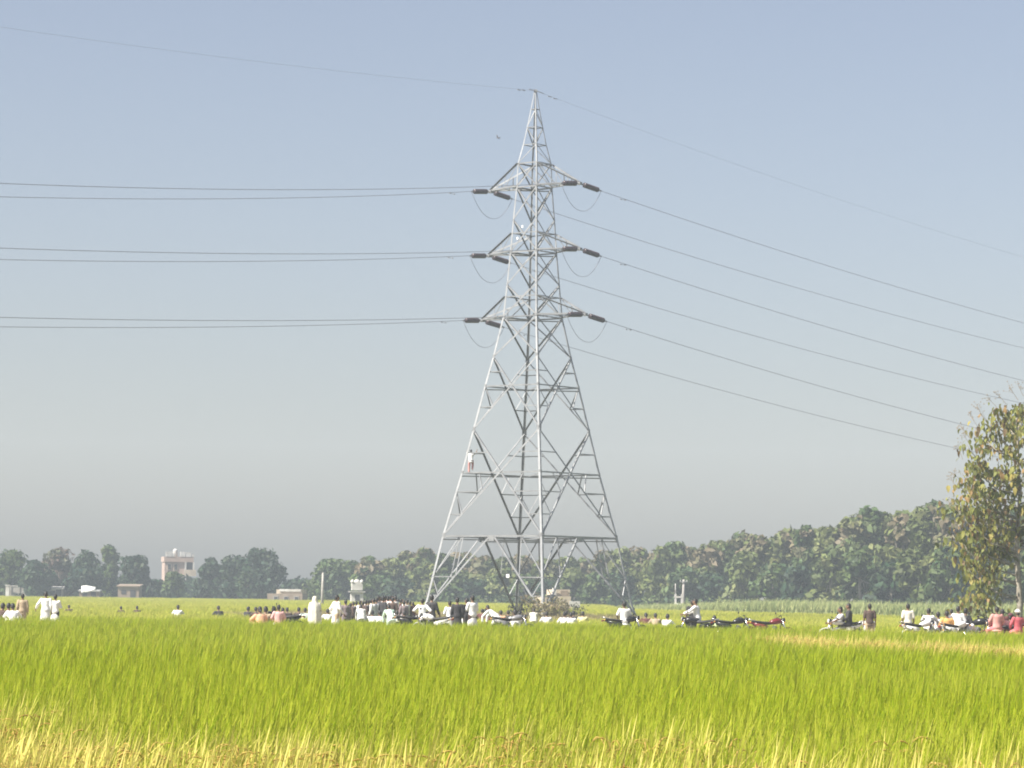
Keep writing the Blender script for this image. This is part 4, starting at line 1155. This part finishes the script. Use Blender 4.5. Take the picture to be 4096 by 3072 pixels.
def person(x, ytop, depth, pname, outfit, top, bottom, rz, label, group='onlookers in the field', hair=HAIR, zbase=None, scale=None, head_cloth=None):
    parts, hgt = figure(pname, outfit)
    p = at(x, ytop, depth); X = p.x
    zb = zbase if zbase is not None else (BUND_Z if abs(depth - bund_y(X)) < 2.0 else 0.0)
    if pname in ('ride', 'pillion'):
        zb = min(BUND_Z + .06, max(BUND_Z - .36, p.z - hgt)); scale = 1.0
    sc = min(1.12, max(.80, (p.z - zb) / hgt))
    o = link('person', parts['body'], None, (X, depth, zb), label, 'person', group)
    o.rotation_euler = (0, 0, R(rz)); o.scale = (sc, sc, sc)
    for nm, m in (('hair', hair), ('shirt', cloth(top)), ('trousers', cloth(bottom) if bottom else None)):
        if nm in parts:
            nm2 = {'shirt': {'kurta': 'kurta', 'saree': 'saree', 'dress': 'dress'}.get(outfit, 'shirt')}.get(nm, nm)
            c = link(nm2, parts[nm], o)
            if not parts[nm].materials: parts[nm].materials.append(None)
            c.material_slots[0].link = 'OBJECT'; c.material_slots[0].material = m
    if head_cloth:
        if head_cloth[0] == 'shawl':
            if not SHAWL.materials: SHAWL.materials.append(None)
            c = link('shawl', SHAWL, o)
        else:
            J = frame(pose(pname)); h = J['head']; mb = MB(); mb.ell(h + Vector((0, -.01, .045)), (.098, .112, .10)); mb.torus(h + Vector((0, -.005, .05)), .095, .028, 'Z', 20, 6)
            c = link('turban', mb.mesh('turban', None, True), o); c.data.materials.append(None)
        c.material_slots[0].link = 'OBJECT'; c.material_slots[0].material = cloth(head_cloth[1])
    return o

def bd(x):     # depth of the bund centre line along the photo column x
    d = 122.0
    for _ in range(6): d = bund_y(ground_at(x, d))
    return d

# ---- motorcycles
M_blackp = pbr('black_paint', (.02, .02, .022), .25, noise=.2); M_rubber = pbr('rubber', (.025, .025, .026), .85, noise=.2)
M_chrome = pbr('chrome', (.62, .62, .63), .25, .9, noise=.1); M_engine = pbr('engine_metal', (.16, .16, .165), .5, .5, noise=.3, nscale=12)
M_seat = pbr('seat_vinyl', (.03, .028, .028), .6, noise=.2); M_lens = pbr('lamp_lens', (.75, .74, .70), .15); M_redlens = pbr('red_lens', (.18, .02, .02), .2)
PAINT = {'black': M_blackp, 'red': pbr('red_paint', (.17, .02, .025), .25, noise=.15), 'white': pbr('white_paint', (.78, .78, .77), .3, noise=.08), 'blue': pbr('dark_blue_paint', (.04, .05, .10), .25), 'grey': pbr('grey_paint', (.18, .18, .19), .3)}
BM = {}
def bike_parts():
    if BM: return BM
    def wheel_meshes():
        t = MB(); t.torus((0, 0, 0), .262, .048, 'Y', 32, 10, sq=.9)
        rm = MB(); rm.torus((0, 0, 0), .222, .017, 'Y', 32, 6); rm.tube([(0, -.06, 0), (0, .06, 0)], .045, 12)
        for k in range(16):
            a = 2 * math.pi * k / 16; rm.tube([(.04 * math.cos(a), .03 * (-1) ** k, .04 * math.sin(a)), (.222 * math.cos(a + .2), 0, .222 * math.sin(a + .2))], .004, 4)
        return t.mesh('tyre', M_rubber, True), rm.mesh('rim', M_chrome, True)
    BM['tyre'], BM['rim'] = wheel_meshes()
    f = MB()
    for y in (-.05, .05):
        f.tube([(.46, y * .5, .86), (.15, y, .76), (-.30, y, .72), (-.62, y, .76)], .016, 6); f.tube([(.46, y * .5, .82), (.32, y, .42), (-.12, y, .32), (-.30, y, .72)], .016, 6)
        f.tube([(-.12, y * 1.6, .36), (-.64, y * 1.9, .31)], .018, 6); f.tube([(-.64, y * 2.4, .33), (-.46, y * 2.4, .68)], .03, 8)
    BM['frame'] = f.mesh('frame', M_blackp, True)
    e = MB(); e.box((.06, 0, .36), (.36, .24, .22)); e.tube([(.10, 0, .44), (.20, 0, .66)], [.095, .08], 10)
    for q in range(5): e.tube([(.12 + .017 * q, 0, .50 + .032 * q), (.125 + .017 * q, 0, .508 + .032 * q)], .115, 10)
    BM['engine'] = e.mesh('engine', M_engine)
    x = MB(); x.tube([(.22, -.1, .56), (.30, -.13, .36), (.05, -.15, .26), (-.35, -.17, .30), (-.80, -.18, .40)], [.022, .022, .026, .05, .05], 10); BM['exhaust'] = x.mesh('exhaust', M_chrome, True)
    t = MB(); t.loft([((-.06, 0, .80), .06, .06, Y1, Vector((0, 0, 1))), ((.04, 0, .83), .12, .10, Y1, Vector((0, 0, 1))), ((.20, 0, .86), .155, .125, Y1, Vector((0, 0, 1))), ((.36, 0, .875), .14, .11, Y1, Vector((0, 0, 1))), ((.46, 0, .87), .06, .06, Y1, Vector((0, 0, 1)))]); BM['fuel_tank'] = t.mesh('fuel_tank', None, True)
    s = MB(); s.loft([((-.78, 0, .855), .085, .03, Y1, Vector((0, 0, 1))), ((-.66, 0, .845), .125, .05, Y1, Vector((0, 0, 1))), ((-.30, 0, .80), .13, .05, Y1, Vector((0, 0, 1))), ((-.05, 0, .79), .11, .045, Y1, Vector((0, 0, 1))), ((.02, 0, .81), .05, .03, Y1, Vector((0, 0, 1)))]); BM['seat'] = s.mesh('seat', M_seat, True)
    s = MB()
    for y in (-.13, .13): s.loft([((-.12, y, .62), .05, .012, Vector((0, 0, 1)), Y1), ((-.32, y, .63), .09, .014, Vector((0, 0, 1)), Y1), ((-.72, y * .8, .74), .04, .012, Vector((0, 0, 1)), Y1)])
    s.loft([((-.60, 0, .76), .10, .04, Y1, Vector((0, 0, 1))), ((-.82, 0, .79), .07, .035, Y1, Vector((0, 0, 1))), ((-.90, 0, .80), .04, .025, Y1, Vector((0, 0, 1)))]); BM['side_panel'] = s.mesh('side_panel', None, True)
    k = MB()
    for y in (-.085, .085): k.tube([(.68, y, .31), (.46, y, .90)], [.028, .022], 8)
    k.box((.47, 0, .87), (.06, .22, .03)); BM['front_fork'] = k.mesh('front_fork', M_chrome, True)
    hb = MB(); hb.tube([(.28, -.36, 1.02), (.38, -.26, 1.05), (.44, -.08, .95), (.44, .08, .95), (.38, .26, 1.05), (.28, .36, 1.02)], .014, 6)
    for sy in (-1, 1): hb.tube([(.30, sy * .30, 1.03), (.25, sy * .40, 1.01)], .022, 8)
    BM['handlebar'] = hb.mesh('handlebar', M_blackp, True)
    m_ = MB(); m_.tube([(0, 0, 0), (-.02, .06, .16)], .006, 5); m_.ell((-.02, .08, .20), (.018, .07, .05)); BM['mirror'] = m_.mesh('mirror', M_blackp, True)
    l = MB(); l.tube([(.44, 0, .90), (.50, 0, .905), (.575, 0, .90)], [.05, .095, .10], 14); BM['headlight'] = l.mesh('headlight', M_blackp, True)
    l = MB(); l.tube([(.577, 0, .90), (.592, 0, .90), (.60, 0, .90)], [.092, .075, .03], 14); BM['lens'] = l.mesh('lens', M_lens, True)
    def guard(cx, a0, a1):
        vs, fs = [], []
        for i in range(11):
            a = a0 + (a1 - a0) * i / 10
            for j, (y, rr) in enumerate(((-.06, .315), (-.035, .335), (.035, .335), (.06, .315))): vs.append((cx + rr * math.cos(a), y, .31 + rr * math.sin(a)))
        for i in range(10):
            for j in range(3): fs.append((i * 4 + j, i * 4 + j + 1, i * 4 + 5 + j, i * 4 + 4 + j))
        return vs, fs
    v, f_ = guard(.68, R(25), R(160)); BM['front_mudguard'] = mesh_np('front_mudguard', v, f_, None, True)
    v, f_ = guard(-.64, R(15), R(170)); BM['rear_mudguard'] = mesh_np('rear_mudguard', v, f_, None, True)
    g_ = MB(); g_.box((-.93, 0, .78), (.05, .13, .06)); BM['tail_light'] = g_.mesh('tail_light', M_redlens)
    g_ = MB(); g_.tube([(-.60, -.11, .86), (-.92, -.10, .93), (-.92, .10, .93), (-.60, .11, .86)], .012, 6); BM['grab_rail'] = g_.mesh('grab_rail', M_chrome, True)
    g_ = MB(); g_.ell((0, 0, 0), (.03, .025, .025)); BM['indicator'] = g_.mesh('indicator', pbr('amber_lens', (.7, .35, .06), .2), True)
    g_ = MB(); g_.tube([(-.05, .1, .30), (-.08, .30, .01)], .012, 6); BM['side_stand'] = g_.mesh('side_stand', M_blackp)
    return BM
def motorcycle(x, depth, rz, paint, label, lean=8, carrier=False, scale=1.0):
    B = bike_parts(); X = ground_at(x, depth)
    zb = BUND_Z + .005 if abs(depth - bund_y(X)) < 2.0 else 0.004
    o = empty('motorcycle', (X, depth, zb), 0, label, 'motorcycle', 'motorcycles parked along the bund'); o.rotation_euler = (R(-lean), 0, R(rz)); o.scale = (scale,) * 3
    def sub(nm, par=o, loc=(0, 0, 0), mat=None, sy=1):
        c = link(nm, B[nm], par, loc)
        if mat:
            if not B[nm].materials: B[nm].materials.append(None)
            c.material_slots[0].link = 'OBJECT'; c.material_slots[0].material = mat
        return c
    pm = PAINT[paint]
    for cx in (.68, -.64):
        w_ = link('wheel', B['tyre'], o, (cx, 0, .312)); link('rim', B['rim'], w_)
    for nm in ('frame', 'engine', 'exhaust', 'seat', 'front_fork', 'handlebar', 'tail_light', 'grab_rail', 'side_stand'): sub(nm)
    for nm in ('fuel_tank', 'side_panel', 'front_mudguard', 'rear_mudguard'): sub(nm, mat=pm)
    hl = sub('headlight'); sub('lens', hl)
    for sy in (-1, 1):
        m_ = sub('mirror', loc=(.34, sy * .28, 1.04)); m_.scale = (1, sy, 1)
        for cx in (.52, -.86): sub('indicator', loc=(cx, sy * .16, .80))
    if carrier:
        mb = MB(); mb.box((-1.08, 0, .72), (.46, .40, .42)); bo = mb.build('carrier_box', PAINT['white'], o)
        bv_ = bo.modifiers.new('round', 'BEVEL'); bv_.width = .07; bv_.segments = 3
    return o

# ---- left end of the bund and far left
B0 = lambda x, dd=0: bd(x) + dd
person(52, 2393, B0(52, -.6), 'squat', 'kurta', 'white', 'white', 10, 'person squatting in a white kurta at the left edge of the bund')
person(8, 2396, B0(8, .6), 'squat', 'longshirt', 'brown', 'darkgrey', -30, 'person in brown cut off by the left edge of the picture')
person(34, 2392, B0(34, 1.4), 'squat', 'shirt', 'darkmaroon', 'brown', 0, 'person in dark maroon half hidden behind the squatting white kurta')
person(91, 2374, B0(91, 1.2), 'stand', 'longshirt', 'tan', 'tan', 10, 'person in a tan shirt standing between the squatter and two men in white')
person(184, 2366, B0(184, -.5), 'reach', 'kurta', 'white', 'white', 5, 'taller of two men in white kurtas, holding an arm out to the left')
person(222, 2377, B0(222, .3), 'fold', 'kurta', 'white', 'darkgrey', -8, 'shorter of two men in white kurtas, close behind the taller one')
for x, y, d, lab in ((277, 2419, 192, 'lone dark head showing above the rice right of the two men in white'), (485, 2424, 190, 'left one of two dark heads in the rice under the brown hut'), (549, 2423, 191, 'right one of two dark heads in the rice under the brown hut')):
    person(x, y, d, 'squat', 'shirt', 'brown', 'darkgrey', 20, lab)
person(712, 2412, 178, 'squat', 'shirt', 'white', 'grey', 0, 'person sitting in white alone in the rice below the pink house')
person(876, 2408, 176, 'squat', 'shirt', 'darkgrey', 'darkgrey', 30, 'person sitting in dark clothes alone in the rice under the dark trees')
person(990, 2423, 172, 'squat', 'shirt', 'black', 'black', -40, 'dark figure crouching in the rice left of the orange group')
person(1024, 2416, 168, 'squat', 'shirt', 'brown', 'black', 10, 'dark head just left behind the orange figure')
# ---- orange and pink group on and beside a motorcycle
db = B0(1110)
motorcycle(1134, db + .5, 172, 'black', 'black motorcycle the figure in pink sits on, lying low in the rice', 10)
person(1042, 2415, db - .9, 'squat', 'dress', 'peach', None, 25, 'figure wrapped in peach orange at the left of the pink figure')
person(1062, 2410, db + .2, 'squat', 'longshirt', 'tan', 'tan', -10, 'person in tan sitting between the orange and the pink figure')
person(1115, 2418, db - .7, 'pillion', 'kurta', 'pink', 'white', 12, 'person in a pale pink kurta seated on the low black motorcycle')
person(1095, 2413, db + 1.5, 'squat', 'shirt', 'darkmaroon', 'black', 0, 'dark-haired person peering over between the tan and pink figures')
person(1130, 2415, 165, 'squat', 'shirt', 'brown', 'brown', -15, 'person in dull brown just behind the shoulder of the pink figure')
person(1150, 2417, 168, 'squat', 'longshirt', 'brown', 'grey', 15, 'brown seated figure right of the pink figure')
person(1195, 2418, 170, 'squat', 'shirt', 'brown', 'black', 0, 'dark seated figure left of the mint green shirt')
person(1221, 2406, 166, 'squat', 'shirt', 'mint', 'grey', 0, 'person in a mint green shirt sitting left of the white shawl')
person(1260, 2383, B0(1260, -1.2), 'stand', 'dress', 'cream', None, 0, 'woman standing wrapped head to hem in a cream white shawl', head_cloth=('shawl', 'cream'))
person(1312, 2411, 160, 'squat', 'shirt', 'white', 'brown', 10, 'person in a white shirt sitting just right of the shawled woman')
person(1344, 2379, B0(1344, .6), 'walk', 'kurta', 'offwhite', 'tan', -55, 'man in an off-white kurta walking stooped past the crowd', hair=HAIR)
person(1383, 2398, 150, 'stand', 'longshirt', 'mauve', 'mauve', 20, 'person in mauve grey standing at the left end of the crowd')
# ---- the packed crowd left of the tower foot
crng = np.random.default_rng(12)
crowd = [(1402, 2412, 'brown'), (1414, 2406, 'mauve'), (1426, 2404, 'offwhite'), (1440, 2402, 'white'), (1453, 2404, 'brown'), (1464, 2400, 'black'), (1474, 2399, 'white'), (1484, 2396, 'darkgrey'), (1495, 2393, 'white'),
         (1506, 2392, 'white'), (1514, 2383, 'darkgrey'), (1524, 2386, 'lightgrey'), (1533, 2384, 'black'), (1541, 2383, 'white'), (1552, 2384, 'lightgrey'), (1562, 2381, 'pink'), (1571, 2388, 'brown'), (1582, 2382, 'offwhite'),
         (1592, 2394, 'darkmaroon'), (1604, 2396, 'white'), (1616, 2402, 'mauve'), (1628, 2398, 'offwhite'), (1640, 2404, 'brown'), (1652, 2408, 'darkmaroon')]
for i, (x, y, c) in enumerate(crowd):
    d = 158 + (i % 4) * 4.2
    pz = 'stand' if y < 2398 else ('bend' if y > 2408 else 'fold')
    person(x, y, d, ['stand', 'fold', 'stand', 'shade'][i % 4] if pz != 'bend' else 'stand', ['longshirt', 'shirt', 'kurta'][i % 3], c, ['darkgrey', 'brown', 'white'][i % 3], crng.uniform(-60, 60),
           '%s person from the left in the packed crowd left of the tower, in %s' % (ords[i], {'darkgrey': 'dark grey', 'darkmaroon': 'dark maroon', 'offwhite': 'off-white', 'lightgrey': 'light grey'}.get(c, c)), 'packed crowd left of the tower')
for x, y, pz, c, lab in ((1445, 2417, 'bend', 'offwhite', 'stooping person in off-white before the left of the crowd'), (1490, 2429, 'squat', 'white', 'left one of two white backs squatting before the crowd'),
                         (1520, 2424, 'squat', 'white', 'right one of two white backs squatting before the crowd'), (1588, 2420, 'squat', 'white', 'person squatting in white just right of the mint green kurta'),
                         (1618, 2428, 'squat', 'cream', 'person squatting in cream at the right front of the crowd')):
    person(x, y, 152, pz, 'kurta', c, 'white', 5, lab)
person(1562, 2418, B0(1562, .8), 'bend', 'kurta', 'mint', 'mint', 15, 'person stooping in a long mint green kurta before the crowd')
# ---- standing row at the tower's left foot
motorcycle(1664, B0(1664, -.2), 10, 'black', 'black motorcycle beside the broad-backed man in white', 8)
person(1690, 2393, B0(1690, -.9), 'akimbo', 'shirt', 'white', 'darkgrey', 0, 'broad-backed man in a white shirt standing by a black motorcycle')
person(1726, 2379, B0(1726, .2), 'walk', 'longshirt', 'darkgrey', 'black', -25, 'tall man in dark clothes right beside the broad white back')
motorcycle(1738, B0(1738, -1.1), 150, 'white', 'white-tanked motorcycle in front of the tall dark man', 8)
person(1800, 2403, B0(1800, -.4), 'fold', 'kurta', 'white', 'cream', 20, 'man in a white kurta left of the man in all black')
person(1830, 2389, B0(1830, -1.0), 'stand', 'kurta', 'black', 'black', 0, 'man in a long black kurta standing between two men in white')
person(1856, 2412, 146, 'squat', 'shirt', 'white', 'grey', 0, 'person low in white behind the gap right of the black kurta')
person(1868, 2392, B0(1868, 1.2), 'fold', 'longshirt', 'black', 'darkgrey', 45, 'dark man facing the tall man in white')
person(1891, 2381, B0(1891, -.8), 'fold', 'kurta', 'white', 'brown', 30, 'tall man in a long white shirt and dark trousers, last of the row')
for i, (x, y) in enumerate(((1929, 2428), (1941, 2430), (1955, 2432))):
    person(x, y, 178, 'squat', 'shirt', 'maroon', 'brown', 0, '%s of three small maroon figures sitting right of the tall man in white' % ords[i])
person(1976, 2420, 150, 'bend', 'kurta', 'white', 'white', 60, 'man in white bending forward to the left under the tower')
person(2004, 2424, 165, 'squat', 'longshirt', 'peach', 'tan', 0, 'person in peach sitting behind the bending man in white')
person(2034, 2426, 168, 'squat', 'shirt', 'darkgrey', 'black', 10, 'dark figure sitting left of the bike under the tower')
person(2078, 2424, 160, 'squat', 'shirt', 'black', 'black', -15, 'black-haired dark figure behind the man leaning on the white-tanked bike')
motorcycle(2050, B0(2050, -.6), 5, 'grey', 'grey motorcycle parked under the near tower leg', 8)
person(2062, 2428, B0(2062, .6), 'squat', 'shirt', 'white', 'navy', 15, 'person in white crouching over the grey motorcycle under the tower')
person(2135, 2434, 158, 'bend', 'kurta', 'cream', 'white', 0, 'person in cream doubled over at the foot of the near tower leg', scale=.8)
person(2187, 2428, 160, 'squat', 'shirt', 'white', 'grey', 0, 'round white back squatting alone right of the near tower leg')
person(2258, 2430, 158, 'squat', 'kurta', 'white', 'white', 0, 'left one of two white backs squatting before the grey shrub')
person(2285, 2426, 156, 'squat', 'kurta', 'white', 'white', 10, 'right one of two white backs squatting before the grey shrub')
person(2265, 2420, 166, 'squat', 'shirt', 'darkgrey', 'black', 0, 'dark head behind the two white backs, nearer the tower')
person(2295, 2418, 167, 'squat', 'shirt', 'black', 'black', 10, 'dark head behind the two white backs, further from the tower')
person(2331, 2434, 165, 'squat', 'shirt', 'yellow', 'tan', -10, 'person in dull yellow sitting alone right of the two white backs')
# ---- right half
motorcycle(2502, B0(2502, -.3), 8, 'black', 'black motorcycle under the seated man in white by the right tower leg', 6)
person(2498, 2405, B0(2498, -.2), 'pillion', 'shirt', 'white', 'darkgrey', 10, 'man in white seated on a black motorcycle by the right tower leg')
person(2584, 2441, 160, 'squat', 'dress', 'maroon', None, 0, 'small maroon figure sitting right of the seated man by the tower leg', scale=.82)
person(2622, 2443, 158, 'squat', 'shirt', 'tan', 'brown', 0, 'person in tan sitting between the maroon figure and a white back', scale=.82)
person(2668, 2437, 152, 'squat', 'kurta', 'white', 'white', -30, 'person hunched in white sitting low in the field left of the rider')
motorcycle(2786, B0(2786, -.3), 172, 'black', 'black motorcycle of the lone rider in black and white', 6)
person(2791, 2394, B0(2791, -.2), 'ride', 'longshirt', 'white', 'black', 70, 'lone rider in white with a dark sleeve upright on his motorcycle')
person(2770, 2398, B0(2770, 1.2), 'stand', 'shirt', 'black', 'black', 0, 'man in black half hidden behind the lone rider')
person(2858, 2438, 146, 'squat', 'shirt', 'palegreen', 'grey', 0, 'person in pale yellow-green sitting right of the lone rider')
motorcycle(2940, B0(2940, -.3), 14, 'black', 'riderless black motorcycle left of the red one', 8)
motorcycle(3086, B0(3086, -.3), 10, 'red', 'riderless red motorcycle, rightmost of the two without riders', 8)
bo = motorcycle(3368, B0(3368, -.4), 192, 'white', 'white motorcycle with two riders and a white box on its tail', 4, carrier=True)
person(3372, 2426, B0(3372, -.35), 'ride', 'shirt', 'lightgrey', 'grey', 96, 'front rider in light grey on the white motorcycle')
person(3397, 2412, B0(3397, -.25), 'pillion', 'longshirt', 'darkgrey', 'darkgrey', 80, 'rear rider in dark grey on the white motorcycle')
person(3479, 2414, B0(3479, -.6), 'stand', 'shirt', 'brown', 'tan', 0, 'man in a dark brown shirt and beige trousers standing behind the white motorcycle')
person(3632, 2414, B0(3632, -.8), 'stand', 'shirt', 'cream', 'darkgrey', 5, 'man in a cream white shirt standing at the left of the right-hand group')
motorcycle(3690, B0(3690, -1.1), 25, 'white', 'white motorcycle below the man in white leaning over', 8)
person(3712, 2432, B0(3712, -.4), 'ride', 'shirt', 'white', 'grey', -25, 'man in white leaning over the handlebar, second from the left of the right-hand group')
person(3753, 2446, B0(3753, .2), 'pillion', 'shirt', 'white', 'darkgrey', 0, 'lower white back between the leaning man and the orange shirt')
person(3788, 2442, B0(3788, -1.0), 'pillion', 'shirt', 'orange', 'brown', 5, 'person in an orange shirt')
person(3806, 2436, B0(3806, .9), 'fold', 'shirt', 'grey', 'grey', 20, 'dark head just behind the orange shirt')
person(3832, 2424, B0(3832, -.8), 'pillion', 'kurta', 'white', 'grey', -15, 'bigger man in white seated right of the orange shirt')
motorcycle(3838, B0(3838, -1.3), 35, 'white', 'white motorcycle under the bigger man in white', 8)
person(3869, 2440, B0(3869, -.6), 'squat', 'kurta', 'white', 'white', 0, 'round white back right of the bigger man in white', zbase=BUND_Z)
person(3862, 2431, B0(3862, .5), 'pillion', 'longshirt', 'black', 'black', -50, 'hunched figure in black behind the round white back')
motorcycle(3893, B0(3893, .1), -28, 'black', 'big black motorcycle right of the round white back', 5, scale=1.12)
motorcycle(4010, B0(4010, -.3), 160, 'red', 'red motorcycle under the figures in pink and maroon', 6)
person(3988, 2426, B0(3988, -.9), 'pillion', 'kurta', 'salmon', 'rose', 10, 'figure in a salmon pink kurta near the right edge')
person(4010, 2435, B0(4010, .1), 'pillion', 'kurta', 'maroon', 'maroon', -10, 'figure in maroon behind the salmon pink kurta')
person(4042, 2452, B0(4042, -.2), 'pillion', 'saree', 'darkmaroon', None, -30, 'figure veiled in dark maroon between the pink kurta and the white turban', head_cloth=('turban', 'darkmaroon'))
person(4072, 2438, B0(4072, -.6), 'pillion', 'kurta', 'redcheck', 'rose', 20, 'figure in red with a white turban at the right edge', head_cloth=('turban', 'white'))
# ---- the climber on the tower
ck = corner(3, Z['x1']); cx_ = at(1884, 1893, TY + .5)
person(1884, 1797, TY + .5, 'climb', 'shirt', 'white', 'salmon', 0, 'person in white and pink climbing the tower above its left belt', 'climber', zbase=cx_.z)
bpy.data.collections.remove(_col_tmp)

# ------------------------------------------------------------------ haze (the air itself)
m, N, L = newmat('haze_air')
o_ = N.new('ShaderNodeOutputMaterial'); pv = N.new('ShaderNodeVolumePrincipled')
pv.inputs['Color'].default_value = (0.80, 0.91, 0.98, 1); pv.inputs['Density'].default_value = HAZE_DENSITY
pv.inputs['Anisotropy'].default_value = 0.0
L.new(pv.outputs[0], o_.inputs['Volume'])
mb = MB(); mb.box((0, 300, 21.0), (1400, 1100, 44.0)); mb.build('haze', m, kind='stuff')
